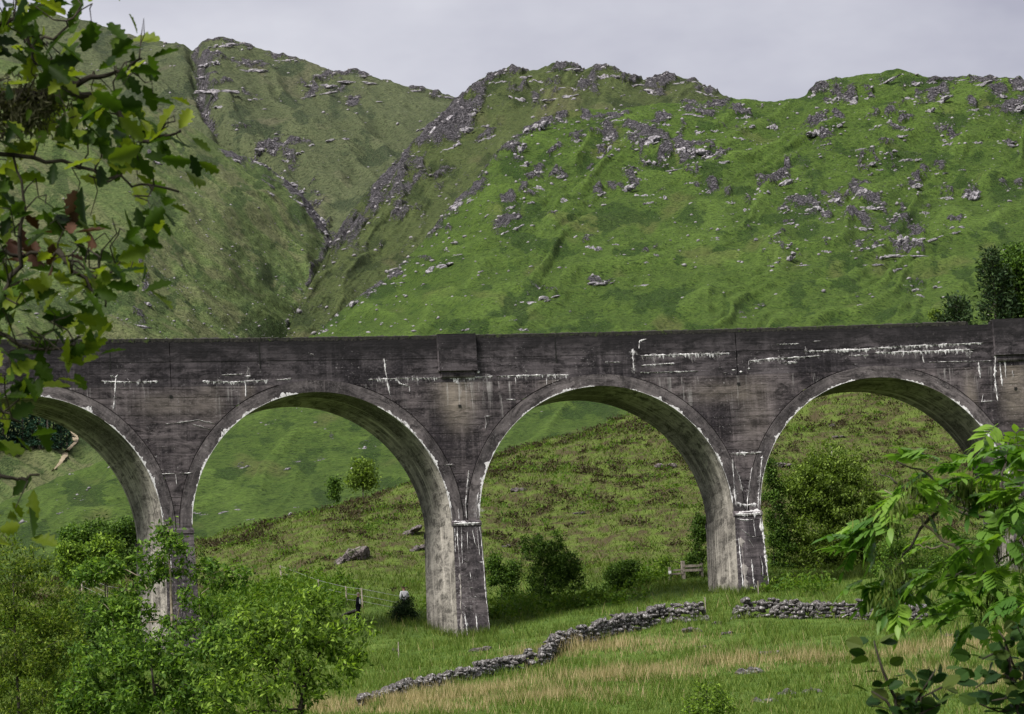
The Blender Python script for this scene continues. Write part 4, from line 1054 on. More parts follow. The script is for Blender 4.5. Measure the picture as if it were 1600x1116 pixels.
def sample_ells(ells, n, rng, shell=0.35, seed=0, gap=0.0, gs=1.0):
    vol = np.array([e[1][0]*e[1][1]*e[1][2] for e in ells]); pr = vol**0.8/np.sum(vol**0.8)
    out = []
    tries = 0
    while len(out) < n and tries < n*20:
        tries += 1
        e = ells[rng.choice(len(ells), p=pr)]
        d = rng.normal(size=3); d /= np.linalg.norm(d); r = rng.uniform(shell**3, 1)**(1/3)
        p = np.asarray(e[0])+d*r*np.asarray(e[1])
        if gap and float(perlin(p[0]/gs+p[1]*0.7/gs, p[2]/gs, seed)) < -0.25+gap*0.4-0.1: continue
        out.append(p)
    return np.array(out)

def tree(name, label, cat, trunk, ells, ntips, nleaf, leaf, lmat, bmat, seed, group=None, r0=0.12, spread=0.28, up=0.45, bias=(0, 0, -0.3), gap=0.3, gs=0.8, thin=0.008, inner=0.5, shell=0.35, cname='crown'):
    rng = np.random.default_rng(seed)
    trunk = [np.asarray(p, float) for p in trunk]
    base = trunk[0]
    th = thing(name, label, cat, base, group)
    tips = sample_ells(ells, ntips, rng, shell, seed, gap, gs)
    nodes, paths, cnt = skeleton(trunk, tips, rng)
    tot = max(cnt.max(), 1)
    def rad(i): return max(thin, r0*0.55*math.sqrt(cnt[i]/tot))
    mb = MB(); k = len(trunk)
    mb.tube(trunk, [r0*(1-0.75*i/(k-1)) for i in range(k)], 7)
    obj('trunk', mb.mesh('trunk', base, True), bmat, th)
    mb = MB()
    for p in paths:
        rr = [rad(i) for i in p]; rr[0] = min(rr[0], rr[1]*1.2); rr[-1] = thin*0.6
        mb.tube([nodes[i] for i in p], rr, 4, False)
    tag(obj('branches', mb.mesh('branches', base, True), bmat, th), kind='stuff')
    per = nleaf//len(paths)
    seg = []
    for p in paths:
        pts = nodes[p]; t = inner+(1-inner)*rng.random(per); f = t*(len(pts)-1); i = np.clip(f.astype(int), 0, len(pts)-2); w = (f-i)[:, None]
        seg.append(pts[i]*(1-w)+pts[i+1]*w)
    C = np.concatenate(seg); C = C+rng.normal(size=C.shape)*spread*np.array([1, 1, 0.75])
    A, B = rand_frames(len(C), rng, bias, up)
    L = leaf[0]*rng.uniform(.6, 1.25, len(C)); W = leaf[1]*rng.uniform(.7, 1.2, len(C))
    V, F = kites(C-base, A, B, L, W)
    o = obj(cname, mesh_np(cname, V, F), lmat, th)
    return th

def at_g(px, py, v):
    """ground point below the sight line at distance v"""
    p = at(px, py, v); u, vv = to_uv(p); return ground_pt(u, vv)
def ell(px, py, v, rx, rz, ry=None):
    """ellipsoid centred on a sight line, radii given in photo pixels"""
    m_ = v/FPX; return (at(px, py, v), (rx*m_, (ry or rx)*m_, rz*m_))

# ---- trees and bushes round the viaduct
def bush(label, px0, py0, ells, ntips, nleaf, leaf, lmat, seed, v=None, group=None, spread=0.16, name='bush', cat='bush', r0=0.05, gap=0.25, bm='bark', **kw):
    base = ground_hit(px0, py0) if v is None else at_g(px0, py0, v)
    vv = to_uv(base)[1]
    E_ = [ell(x, y, vv+(dz if len(r) > 3 else 0), rx, rz) for r in ells for (x, y, rx, rz, dz) in [tuple(r)+(0,)*(5-len(r))]]
    top = E_[0][0]
    tr = [base-np.array([0, 0, .2]), base*0.6+top*0.4+np.array([random.uniform(-.1, .1), 0, 0]), base*0.25+top*0.75, top+np.array([0, 0, E_[0][1][2]*0.4])]
    return tree(name, label, cat, tr, E_, ntips, nleaf, leaf, M[lmat], M[bm], seed, group, r0, spread, gap=gap, **kw)

bush('tall rounded green bush right of the middle pier', 850, 948, [(852, 905, 36, 36), (835, 862, 26, 28), (880, 890, 30, 30), (865, 850, 18, 18), (895, 905, 18, 20)], 220, 11000, (0.17, 0.1), 'dark_leaf', 31, gap=.35, gs=.7)
bush('leafy bush growing against the right edge of the middle pier', 785, 940, [(786, 912, 24, 30), (775, 885, 14, 20), (800, 890, 16, 22)], 110, 5000, (0.16, 0.1), 'dark_leaf', 32, gap=.35, gs=.7)
bush('round green bush standing alone between the middle and right piers', 970, 922, [(972, 898, 27, 26), (955, 905, 16, 16), (990, 893, 14, 18)], 110, 5500, (0.15, 0.09), 'dark_leaf', 33, gap=.2)
bush('small dark shrub hiding the person in the white top', 632, 972, [(632, 952, 16, 20), (622, 962, 14, 12), (645, 962, 12, 12), (635, 940, 8, 12)], 70, 2600, (0.14, 0.08), 'pine', 34, gap=.2)
bush('dark bush behind the left edge of the right pier', 1092, 898, [(1094, 850, 14, 44), (1085, 880, 16, 20), (1098, 815, 10, 24)], 90, 4200, (0.16, 0.09), 'dark_leaf', 35, v=272)
bush('dark bush behind the right edge of the right pier', 1212, 915, [(1212, 800, 20, 60), (1222, 860, 22, 50), (1205, 740, 12, 28)], 150, 7500, (0.16, 0.1), 'dark_leaf', 36, v=274, gap=.3)
bush('low green shrub beside the wooden rails', 1062, 880, [(1064, 876, 9, 9), (1045, 876, 14, 6), (1030, 880, 10, 6)], 40, 900, (0.14, 0.08), 'cherry', 37, v=273)
bush('low bushes at the foot of the slope between bush and pier', 800, 950, [(815, 938, 26, 14), (790, 945, 14, 10)], 50, 1900, (0.14, 0.08), 'rowan', 38)
tree('birch_tree', 'feathery green birch tree behind the right-hand arch', 'tree',
     [at_g(1300, 940, 275)-np.array([0, 0, .3]), at(1302, 880, 275), at(1300, 810, 275), at(1298, 740, 275), at(1300, 700, 275)],
     [ell(1300, 760, 275, 52, 62), ell(1265, 820, 275, 44, 60), ell(1330, 820, 275, 50, 60), ell(1300, 880, 275, 62, 55), ell(1285, 715, 275, 24, 30), ell(1345, 760, 275, 26, 40), ell(1245, 870, 275, 30, 50), ell(1350, 890, 275, 40, 50), ell(1320, 720, 275, 30, 34), ell(1260, 760, 275, 34, 44), ell(1360, 800, 275, 34, 50), ell(1300, 920, 275, 60, 30)],
     640, 42000, (0.22, 0.12), M['birch'], M['birchbark'], 41, None, 0.14, 0.24, gap=.2, gs=.8, bias=(0, 0, -0.9))
bush('dense dark bush behind the ash branches beside the stone wall', 1420, 935, [(1400, 880, 40, 40), (1450, 880, 40, 40), (1400, 840, 30, 30), (1480, 900, 40, 36)], 200, 9500, (0.15, 0.09), 'rowan', 42, v=262, gap=.3)
bush('dark leafy bush behind the ash branches at the frame edge', 1540, 920, [(1530, 860, 44, 44), (1590, 850, 40, 50), (1570, 900, 50, 34)], 170, 8000, (0.16, 0.1), 'dark_leaf', 43, v=266, gap=.3)
# on the green slopes behind
bush('little pale birch on the green slope inside the second arch', 566, 778, [(566, 738, 17, 20), (556, 752, 12, 12), (576, 750, 12, 14)], 90, 3000, (0.3, 0.2), 'birch', 44, v=420, name='birch_tree', cat='tree', bm='birchbark', spread=.35, r0=.1)
bush('small dark pointed sapling beside the pale birch', 522, 785, [(522, 766, 7, 18), (521, 752, 4, 10)], 30, 900, (0.28, 0.18), 'dark_leaf', 45, v=420, name='sapling', cat='tree', spread=.25)
for i, (px, py, rx, rz, lb, lm) in enumerate(((160, 830, 40, 20, 'wide dark shrub on the slope inside the left arch', 'dark_leaf'), (205, 828, 26, 24, 'dark shrub pressed against the left pier', 'dark_leaf'), (120, 836, 26, 14, 'low dark shrub at the left of the slope inside the left arch', 'rowan'),
                                              (165, 855, 22, 15, 'bright young rowan below the dark shrubs in the left arch', 'cherry'), (110, 862, 18, 13, 'bright leafy sapling left of the bright young rowan', 'cherry'))):
    bush(lb, px, py+rz*0.7, [(px, py, rx, rz), (px-rx*.5, py+rz*.2, rx*.6, rz*.7), (px+rx*.5, py+rz*.3, rx*.6, rz*.6), (px, py+rz*1.3, rx*1.1, rz), (px+rx*.3, py+rz*2.4, rx, rz)], 130, 4800, (0.2, 0.12), lm, 50+i, v=275 if i < 3 else 240, spread=.2)

# ---- conifers
def conifer(name, label, base, h, r, mat, seed, group=None, cat='tree', whorl=0.45, bare=0.08, size=0.34, pine=False):
    rng = np.random.default_rng(seed); th = thing(name, label, cat, base, group); base = np.asarray(base)
    mb = MB(); mb.tube([base-np.array([0, 0, .3]), base+np.array([0, 0, h*.5]), base+np.array([0, 0, h*.97])], [h*.022, h*.014, .02], 6)
    obj('trunk', mb.mesh('trunk', base), M['bark'], th)
    C = []; A = []; lens = []
    z = h*bare; mb = MB()
    while z < h*0.98:
        f = z/h
        rr = r*((1-f)**0.75 if not pine else math.sqrt(max(0, 1-((f-.5)/.55)**2))*(0.9 if f < .8 else .8))*rng.uniform(.7, 1.15)
        for k in range(int(rng.integers(4, 7))):
            an = rng.uniform(0, 2*math.pi); L = max(.12, rr*rng.uniform(.55, 1.1)); d = np.array([math.cos(an), math.sin(an), 0])
            drop = -0.25 if not pine else 0.35
            p0 = base+np.array([0, 0, z]); p1 = p0+d*L+np.array([0, 0, drop*L*rng.uniform(.4, 1.2)])
            mb.tube([p0, p1], [.02, .006], 3, False)
            m = max(4, int(L/0.09))
            t = rng.uniform(.2, 1.0, m)[:, None]
            c = p0*(1-t)+p1*t+rng.normal(size=(m, 3))*0.09*(1 if not pine else 1.8)
            C.append(c); A.append(unit(d[None]*0.8+rng.normal(size=(m, 3))*.6+np.array([0, 0, -.1 if not pine else .35])))
            lens.append(rng.uniform(.6, 1.2, m)*size)
        z += whorl*rng.uniform(.7, 1.3)*(0.7 if f > .6 else 1)
    obj('branches', mb.mesh('branches', base), M['bark'], th)
    C = np.concatenate(C); A = np.concatenate(A); L = np.concatenate(lens)
    B = unit(np.cross(unit(rng.normal(size=A.shape)+np.array([0, 0, 1])), A))
    V, F = kites(C-base, A, B, L, L*0.38)
    obj('crown', mesh_np('crown', V, F), mat, th)
    return th
pn = [(1560, 540, 332, 150, 30, 'tallest dark pine rising above the right end of the viaduct', True), (1500, 545, 330, 85, 24, 'small dark pine left of the tallest pine above the parapet', True), (1476, 540, 330, 46, 18, 'lowest dark pine at the left of the trees above the parapet', True)]
for i, (px, py, v, hp, rp_, lb, pine) in enumerate(pn):
    b = at(px, py, v); g = at_g(px, py, v); m_ = v/FPX
    top = py-hp; h = (at(px, top, v)-g)[2]
    conifer('pine_tree', lb, g, h, rp_*m_*1.35, M['pine'], 70+i, 'trees above the right end of the viaduct', pine=True, size=.4, whorl=.17)
bush('bright broad-leaved tree at the right edge above the parapet', 1590, 520, [(1588, 440, 34, 50), (1600, 410, 30, 40), (1575, 480, 30, 32), (1610, 470, 40, 60)], 260, 13000, (0.3, 0.18), 'dark_leaf', 75, v=334, name='broadleaf_tree', cat='tree', group='trees above the right end of the viaduct', spread=.3, gap=.3, gs=1.3, r0=.15)
bush('pale green shrub topping the parapet left of the pines', 1462, 520, [(1462, 495, 12, 10), (1472, 500, 10, 8)], 30, 900, (0.2, 0.12), 'birch', 76, v=331, group='trees above the right end of the viaduct')
lbl = ['leftmost', 'second', 'third', 'fourth', 'fifth', 'sixth', 'seventh', 'eighth', 'ninth', 'tenth', 'eleventh']
for i, (px, py, top) in enumerate(((-40, 706, 560), (-15, 702, 575), (8, 705, 570), (22, 700, 590), (38, 703, 585), (52, 702, 600), (64, 703, 592), (76, 704, 606), (86, 704, 615), (96, 703, 622), (104, 700, 634))):
    p, n = hill_pt('left_mountain_slope', px, py); v = (p-CAM)@FH
    h = (at(px, top, v)-at(px, py, v))[2]
    conifer('spruce_tree', lbl[i]+' dark spruce from the left in the plantation seen through the left arch', p, h, h*0.2, M['spruce'], 80+i, 'plantation spruces', whorl=.5, size=.6)

# ---- thicket at the lower left
def multi(name, label, pxs, ells, v, ntips, nleaf, leaf, lm, bm, seed, group='thicket trees at the lower left', r0=.07, **kw):
    px0 = pxs[0][0]; g = at_g(px0, 1100, v)
    tr = [g-np.array([0, 0, .3])]+[at(x, y, v) for x, y in pxs[1:]]
    E_ = [ell(x, y, v+dz, rx, rz) for (x, y, rx, rz, dz) in [tuple(e)+(0,)*(5-len(e)) for e in ells]]
    return tree(name, label, 'tree', tr, E_, ntips, nleaf, leaf, M[lm], M[bm], seed, group, r0, **kw)
multi('willow_tree', 'yellow-green feathery willow filling the lower left corner', [(30, 0), (30, 1120), (25, 1020), (20, 900)],
      [(10, 900, 60, 75), (55, 930, 55, 70), (20, 1010, 80, 80), (80, 1030, 60, 80), (-60, 950, 60, 110), (110, 980, 30, 60), (40, 1090, 90, 50)], 128, 420, 20000, (0.14, 0.05), 'yellow_leaf', 'bark', 91, gap=.4, gs=.5, spread=.13, bias=(0, 0, .5))
multi('rowan_tree', 'slender rowan with bare pale twigs in front of the left pier', [(275, 0), (272, 1120), (270, 1000), (266, 900), (262, 820)],
      [(262, 870, 34, 44), (262, 815, 16, 24), (230, 880, 28, 36), (330, 900, 36, 30), (375, 900, 26, 22), (300, 960, 50, 40), (205, 950, 40, 46), (160, 890, 36, 26), (130, 900, 26, 18), (180, 960, 44, 34)], 116, 240, 6000, (0.16, 0.075), 'rowan', 'palebark', 92, gap=.62, gs=.4, spread=.09, thin=.008, inner=.72)
multi('rowan_tree', 'dense green rowan at the bottom left below the left pier', [(250, 0), (250, 1130), (240, 1070), (235, 1030)],
      [(240, 1050, 80, 50), (170, 1040, 70, 60), (320, 1050, 70, 60), (200, 1100, 90, 40), (300, 1100, 90, 40), (150, 1090, 60, 50), (360, 1000, 50, 40), (230, 1000, 60, 36)], 112, 340, 12500, (0.16, 0.075), 'rowan', 'bark', 93, gap=.55, gs=.42, spread=.11, inner=.6, thin=.007)
multi('cherry_tree', 'bright spreading cherry tree with dark gnarled limbs left of the stone wall', [(470, 0), (470, 1110), (478, 1060), (500, 1020)],
      [(470, 980, 70, 36), (540, 1000, 44, 36), (430, 1010, 60, 44), (520, 1040, 50, 40), (400, 970, 40, 30), (380, 1040, 50, 50), (480, 940, 36, 20), (440, 1080, 60, 40), (560, 980, 24, 18), (360, 1090, 50, 40), (515, 955, 30, 16)], 106, 260, 6800, (0.17, 0.07), 'cherry', 'oakbark', 94, gap=.62, gs=.4, spread=.10, r0=.12, thin=.007, inner=.6)
multi('rowan_tree', 'green bushy rowan between the willow and the left pier', [(140, 0), (140, 1110), (135, 1020), (130, 960)],
      [(135, 960, 45, 36), (160, 1010, 50, 40), (100, 1050, 50, 60), (200, 1010, 40, 30)], 134, 150, 6500, (0.13, 0.075), 'dark_leaf', 'bark', 95, gap=.4, gs=.5, spread=.13)
bush('small leafy willow bush at the bottom edge of the meadow', 1105, 1150, [(1105, 1092, 34, 24), (1085, 1100, 24, 20), (1130, 1105, 26, 20), (1110, 1120, 44, 24)], 130, 4200, (0.085, 0.045), 'cherry', 96, v=118, spread=.09, gap=.45, gs=.35, r0=.03)
# bracken bank behind the thicket
def blob_field(name, label, cat, spots, lmat, leaf, seed, per, group=None):
    rng = np.random.default_rng(seed); Cs = []; As = []
    for px, py, rx, n in spots:
        g = ground_hit(px, py); m_ = ((g-CAM)@FW)/FPX
        for _ in range(n):
            u, v = to_uv(g); u += rng.normal()*rx*m_*.6; v += rng.normal()*1.6
            q = ground_pt(u, v); c = q+np.array([rng.normal(size=per)*.3, rng.normal(size=per)*.3, np.abs(rng.normal(size=per))*.38+.1]).T
            Cs.append(c); As.append(unit(rng.normal(size=(per, 3))+np.array([0, 0, .15])))
    C = np.concatenate(Cs); A = np.concatenate(As); B = unit(np.cross(unit(rng.normal(size=A.shape)*.5+np.array([0, 0, 1])), A))
    L = leaf[0]*rng.uniform(.6, 1.3, len(C)); V, F = kites(C, A, B, L, L*leaf[1])
    tag(obj(name, mesh_np(name, V, F), M[lmat]), label, cat, group, 'stuff')
blob_field('bracken', 'bright green bracken bank below the heather behind the thicket', 'bracken', [(420, 935, 60, 60), (470, 925, 50, 60), (380, 950, 60, 50), (500, 940, 40, 40), (330, 960, 60, 40), (130, 965, 70, 50), (60, 985, 70, 40), (220, 960, 60, 40), (450, 960, 60, 40), (700, 948, 30, 20), (1010, 915, 40, 20), (820, 955, 60, 30), (920, 945, 50, 30), (1250, 925, 40, 20)], 'bracken', (0.32, 0.35), 7, 55)

# ------------------------------------------------------------------ grass and heather
STRAW = [[to_uv(ground_hit(x, y)) for x, y in l] for l in ([(560, 1112), (700, 1092), (850, 1070), (950, 1058), (1060, 1048), (1180, 1036), (1300, 1030), (1420, 1020), (1530, 1010), (1640, 1000)], [(900, 1018), (960, 1012), (1010, 1010)], [(640, 1108), (760, 1100), (860, 1092)], [(1480, 1060), (1560, 1070), (1640, 1060)])]
def straw_dist(u, v):
    d = np.full(u.shape, 1e9)
    for l in STRAW:
        for (a, b) in zip(l[:-1], l[1:]):
            a = np.array(a); b = np.array(b); ab = b-a; t = np.clip(((u-a[0])*ab[0]+(v-a[1])*ab[1])/(ab@ab), 0, 1)
            d = np.minimum(d, np.hypot(u-(a[0]+ab[0]*t), (v-(a[1]+ab[1]*t))*0.8))
    return d
def blades(u, v, h, w, lean, rng, clump=None):
    z = ground_z(u, v); x, y = uv_xy(u, v); Bp = np.stack([x, y, z-0.03], 1)
    an = rng.uniform(0, 2*math.pi, len(u)); side = np.stack([np.cos(an), np.sin(an), 0*an], 1)*np.asarray(w)[:, None]
    le = unit(rng.normal(size=(len(u), 3))*np.array([1, 1, 0])); tip = Bp+np.array([0, 0, 1])*np.asarray(h)[:, None]+le*(np.asarray(h)*lean)[:, None]
    V = np.stack([Bp-side, Bp+side, tip], 1).reshape(-1, 3)
    return V, np.arange(len(V)).reshape(-1, 3)
def make_grass():
    rng = np.random.default_rng(55)
    n = 330000
    v = 182+(282-182)*rng.random(n)**1.15; hw = v*0.125
    u = rng.uniform(-1, 1, n)*hw
    # clump towards tussocks
    cu = u+0.25*fbm(u/0.9, v/0.9, 2, 71)*2; cv = v+0.25*fbm(u/0.9, v/0.9, 2, 77)*2
    u, v = cu, cv
    sd = straw_dist(u, v)
    pst = 0.62*np.exp(-(sd/3.0)**2)*(0.55+0.9*sstep(-0.25, 0.3, fbm(u/3, v/3, 3, 81)))+0.05*sstep(0.1, 0.5, fbm(u/5, v/5, 3, 83))
    st = rng.random(n) < np.clip(pst, 0, 0.95)
    tall = 0.55+0.9*sstep(-0.2, 0.5, fbm(u/4, v/4, 3, 91))
    keep = rng.random(n) < np.where(st, 1.0, 0.8)
    for nm, mk, hh, ww, lean, mat, lb in (('meadow_grass', ~st & keep, 0.34, 0.022, 0.55, 'grass', 'long green meadow grass covering the slope before the viaduct'), ('dry_grass', st & keep, 0.62, 0.017, 0.35, 'straw', 'straw-coloured dry grass in bands across the meadow')):
        a, b = u[mk], v[mk]
        V, F = blades(a, b, hh*tall[mk]*rng.uniform(.5, 1.3, mk.sum()), ww*rng.uniform(.7, 1.3, mk.sum()), lean, rng)
        tag(obj(nm, mesh_np(nm, V, F), M[mat]), lb, 'grass', kind='stuff')
    nt = 1500; v0 = 186+(280-186)*rng.random(nt); u0 = rng.uniform(-1, 1, nt)*v0*.125; kk = 26
    keep0 = fbm(u0/6, v0/6, 3, 123) > .02; u0 = u0[keep0]; v0 = v0[keep0]
    U = np.repeat(u0, kk)+rng.normal(size=len(u0)*kk)*.13; Vv = np.repeat(v0, kk)+rng.normal(size=len(u0)*kk)*.13
    V, F = blades(U, Vv, rng.uniform(.35, .8, len(U)), rng.uniform(.012, .022, len(U)), .5, rng)
    tag(obj('tussock_grass', mesh_np('tussock_grass', V, F), M['heath_grass']), 'taller rough tussocks standing out of the meadow', 'grass', kind='stuff')
    # ranker growth round the pier feet and along the walls
    eu, ev = [], []
    for c in PIERS[1:6]:
        for k in range(900):
            a = rng.random(); sd = rng.choice(3); s_ = c+(rng.uniform(-1.3, 1.3) if sd == 0 else (-1.05 if sd == 1 else 1.05)+rng.normal()*.12); n_ = (0.5+abs(rng.normal())*.22 if sd == 0 else rng.uniform(-DEPTH-.4, .5))
            uu, vv = to_uv(BP(s_, n_, 0)); eu.append(uu); ev.append(vv)
    eu = np.array(eu); ev = np.array(ev)
    V, F = blades(eu, ev, rng.uniform(.25, .75, len(eu)), rng.uniform(.015, .03, len(eu)), .5, rng)
    tag(obj('rank_grass', mesh_np('rank_grass', V, F), M['heath_grass']), 'rank tall grass growing round the pier feet', 'grass', kind='stuff')
    # heather hill
    n = 150000; v = 268+(352-268)*rng.random(n); u = rng.uniform(-1, 1, n)*v*0.13
    V, F = blades(u, v, rng.uniform(.1, .34, n), rng.uniform(.025, .05, n), 0.8, rng)
    tag(obj('hill_grass', mesh_np('hill_grass', V, F), M['heath_grass']), 'rough olive grass between the heather on the hill behind the arches', 'grass', kind='stuff')
    nc = 11000; v = 272+(352-272)*rng.random(nc); u = rng.uniform(-1, 1, nc)*v*0.13
    f = fbm(u/3.5, v/5.0, 3, 95)+0.5*sstep(275, 300, v)-0.3
    m = rng.random(nc) < sstep(-0.05, 0.35, f)*0.75; u = u[m]; v = v[m]; k = 42
    s = rng.uniform(.35, 1.15, len(u)); x, y = uv_xy(u, v); z = ground_z(u, v)
    D = unit(rng.normal(size=(len(u)*k, 3))); D[:, 2] = np.abs(D[:, 2])*.75
    S = np.repeat(s, k)[:, None]; C = np.repeat(np.stack([x, y, z], 1), k, 0)+D*S*rng.uniform(.35, .8, (len(D), 1))*np.array([1, 1, .75])
    A = unit(D+rng.normal(size=D.shape)*.6+np.array([0, 0, .4])); B = unit(np.cross(rng.normal(size=D.shape), A)); L = rng.uniform(.10, .24, len(D))
    V, F = kites(C, A, B, L, L*.5)
    gsel = np.repeat(rng.random(len(u)) < .25, k); q4 = np.repeat(gsel, 4)
    Vg = V[q4]; tag(obj('bilberry', mesh_np('bilberry', Vg, np.arange(len(Vg)).reshape(-1, 4)), M['bracken']), 'low green bilberry clumps scattered among the heather', 'bilberry', kind='stuff')
    V = V[~q4]; F = np.arange(len(V)).reshape(-1, 4)
    tag(obj('heather', mesh_np('heather', V, F), M['heather']), 'dark brown heather clumps over the hill behind the arches', 'heather', kind='stuff')
make_grass()

# ------------------------------------------------------------------ dry stone walls
def stone_variant(k):
    rng = np.random.default_rng(300+k); bm = bmesh.new(); rock_block(bm, (0, 0, 0), 1, 1, 1, rng, 2, 9)
    bmesh.ops.dissolve_limit(bm, angle_limit=0.12, verts=bm.verts, edges=bm.edges)
    bmesh.ops.triangulate(bm, faces=bm.faces)
    me = bpy.data.meshes.new('stone'); bm.to_mesh(me); bm.free(); me.materials.append(M['stone']); return me
STONES = [stone_variant(k) for k in range(9)]
def put_stone(parent, p, sx, sy, sz, yaw, tilt=0, name='stone', me=None):
    o = bpy.data.objects.new(name, me or random.choice(STONES)); COL.objects.link(o)
    o.rotation_euler = (random.uniform(-.3, .3), random.uniform(-.3, .3)+tilt, yaw+random.uniform(-.3, .3))
    o.scale = (sx, sy, sz); o.location = Vector(p)
    if parent is not None:
        o.location = Vector(p)-parent.location; o.parent = parent
    return o
def stone_wall(label, pts, hfun, size, group='dry stone walls across the meadow', step=None):
    """pts in photo pixels of the wall foot; stones stacked in courses on both faces"""
    W = [ground_hit(*p) for p in pts]; uvw = np.array([to_uv(p) for p in W])
    seg = np.linalg.norm(np.diff(uvw, axis=0), axis=1); L = np.concatenate([[0], np.cumsum(seg)])
    th = thing('dry_stone_wall', label, 'wall', W[0], group)
    sd = random.random()*40
    for off in (-0.24, 0.12):
        z = 0.0; row = 0
        while z < 1.3:
            x = random.uniform(0, size*.6)
            while x < L[-1]:
                f = x/L[-1]; H = hfun(f)*(1+.35*float(perlin(x*.9, sd))); w = size*random.choice((.55, .8, 1.0, 1.3, 1.9)); s = size*random.uniform(.45, 1.35)
                if z < H and not (off > 0 and z < H*.4):
                    u = np.interp(x, L, uvw[:, 0]); v = np.interp(x, L, uvw[:, 1])+off*(1-.35*z)+random.uniform(-.09, .09)
                    q = ground_pt(u, v)
                    put_stone(th, q+np.array([0, 0, z+random.uniform(-.07, .07)+.08]), w*.6, s*.75, s*random.uniform(.42, .62), -YAW+random.uniform(-.4, .4), random.uniform(-.25, .25))
                x += w*.95
            z += size*.66
    return th
stone_wall('low tumbled mossy stone wall running down to the thicket', [(562, 1103), (640, 1084), (720, 1066), (780, 1054), (834, 1044)], lambda f: 0.3+0.4*f, .30)
stone_wall('grey dry stone wall climbing from the gap to the middle of the meadow', [(846, 1040), (868, 1024), (900, 1010), (960, 992), (1030, 976), (1102, 970)], lambda f: 0.95 if f > .75 else 0.8 if f > .12 else .7, .31)
stone_wall('lichen-spotted dry stone wall below the right pier', [(1146, 968), (1180, 965), (1250, 967), (1330, 968), (1450, 972)], lambda f: 0.9-0.25*max(0, f-.4) if f > .05 else .6, .33)

# boulders lying in the meadow and on the heather hill
def boulder(label, px, py, w, h, mat='slab', tilt=0, grp=None):
    g = ground_hit(px, py+h*.4); m_ = ((g-CAM)@FW)/FPX; rng = np.random.default_rng(int(px*7+py)); bm = bmesh.new()
    nb = 2 if w < 25 else 3
    for q in range(nb):
        x = ((q+.5)/nb-.5)*.9
        rock_block(bm, (x, rng.uniform(-.1, .1), -.1+rng.uniform(-.08, .08)), .62/nb+.1, .38, .5*(1-.6*abs(x)), rng, 3, 18)
    me = bpy.data.meshes.new('boulder'); bm.to_mesh(me); bm.free(); me.materials.append(M[mat])
    o = bpy.data.objects.new('boulder', me); COL.objects.link(o)
    o.matrix_world = Matrix.Translation(Vector(g+np.array([0, 0, h*m_*.15]))) @ Matrix.Rotation(-YAW, 4, 'Z') @ Matrix.Rotation(math.radians(-tilt), 4, 'Y') @ Matrix.Diagonal((w*m_, w*m_*.9, h*m_*1.5, 1))
    tag(o, label, 'boulder', grp)
for a in (('flat grey boulder in the grass in front of the middle pier', 750, 1014, 34, 11), ('small pale rock left of the middle pier foot', 618, 1015, 12, 9), ('brown flat rock below the wall gap', 1080, 984, 32, 10), ('pale stone lying in the wall gap', 1122, 972, 18, 8), ('small grey rock below the wall gap', 1136, 988, 17, 8),
          ('little half-buried rock left of centre below the stone wall', 1097, 1010, 14, 6), ('flat grey boulder above the straw-coloured grass', 1205, 1019, 34, 10), ('lichened boulder among the straw-coloured grass', 1172, 1048, 42, 15, 'stone'), ('low pink-grey rock near the willow bush', 1106, 1068, 16, 7),
          ('dark broken rocks near the bottom edge of the meadow', 1195, 1092, 44, 14, 'stone'), ('dark broken rock right of the broken rocks', 1228, 1080, 30, 12, 'stone'), ('small dark rock rightmost of the dark broken rocks', 1270, 1078, 28, 12, 'stone'), ('white stone under the cherry tree at the meadow edge', 566, 1070, 12, 7), ('grey rock in the meadow behind the ash leaves', 1483, 992, 14, 9)):
    boulder(*a)
for a in (('long sloping rock slab left of the middle pier on the heather hill', 546, 866, 66, 22, 'slab', 26), ('smaller rock slab beside the middle pier on the heather hill', 652, 858, 28, 10, 'slab', 22), ('rock ledge under the dark overhang left of the middle pier', 635, 832, 50, 10, 'slab', 30), ('low rock in the heather near the top of the third arch', 810, 765, 26, 10), ('brown flat rock high on the heather in the third arch', 1040, 727, 34, 9), ('rock in the heather beside the right pier', 1220, 727, 40, 8),
          ('pale stone low on the heather right of the middle pier', 790, 852, 14, 7), ('small rock in the heather above the round bush', 905, 800, 20, 7), ('small rock on the heather under the right-hand arch', 1300, 665, 12, 7), ('brown rock on the heather above the birch', 1310, 683, 22, 6)):
    boulder(*a, grp='rocks on the heather hill')

# ------------------------------------------------------------------ fences, slab, people
def stake(mb, p, h, w=.09, lean=(0, 0)):
    mb.tube([p-np.array([0, 0, .2]), p+np.array([lean[0]*.5, lean[1]*.5, h*.5]), p+np.array([lean[0], lean[1], h])], [w*.5, w*.48, w*.45], 6)
def wire_fence(label, pts, h=1.15):
    G = [ground_hit(*p) for p in pts]; th = thing('wire_fence', label, 'fence', G[0])
    tops = []
    for g in G:
        mb = MB(); stake(mb, g, h, .1, (random.uniform(-.05, .05), 0)); obj('post', mb.mesh('post', G[0]), M['wood'], th)
    for f in (.95, .6, .3):
        mb = MB(); mb.tube([g+np.array([0, 0, h*f]) for g in G], [.009]*len(G), 4); obj('wire', mb.mesh('wire', G[0]), M['wire'], th)
wire_fence('thin wire fence with grey posts behind the walking person', [(440, 912), (499, 936), (542, 946), (567, 951), (640, 964)])
wire_fence('thin wire fence behind the thicket left of the left pier', [(80, 900), (128, 925), (168, 945), (205, 950)])
g0 = ground_hit(1068, 900); th = thing('wooden_rail_fence', 'short weathered wooden rail fence left of the right pier', 'fence', g0)
vg = to_uv(g0)[1]-1.2; pA, pB, pC = at(1068, 901, vg), at(1097, 900, vg+.3), at(1047, 903, vg-.2)
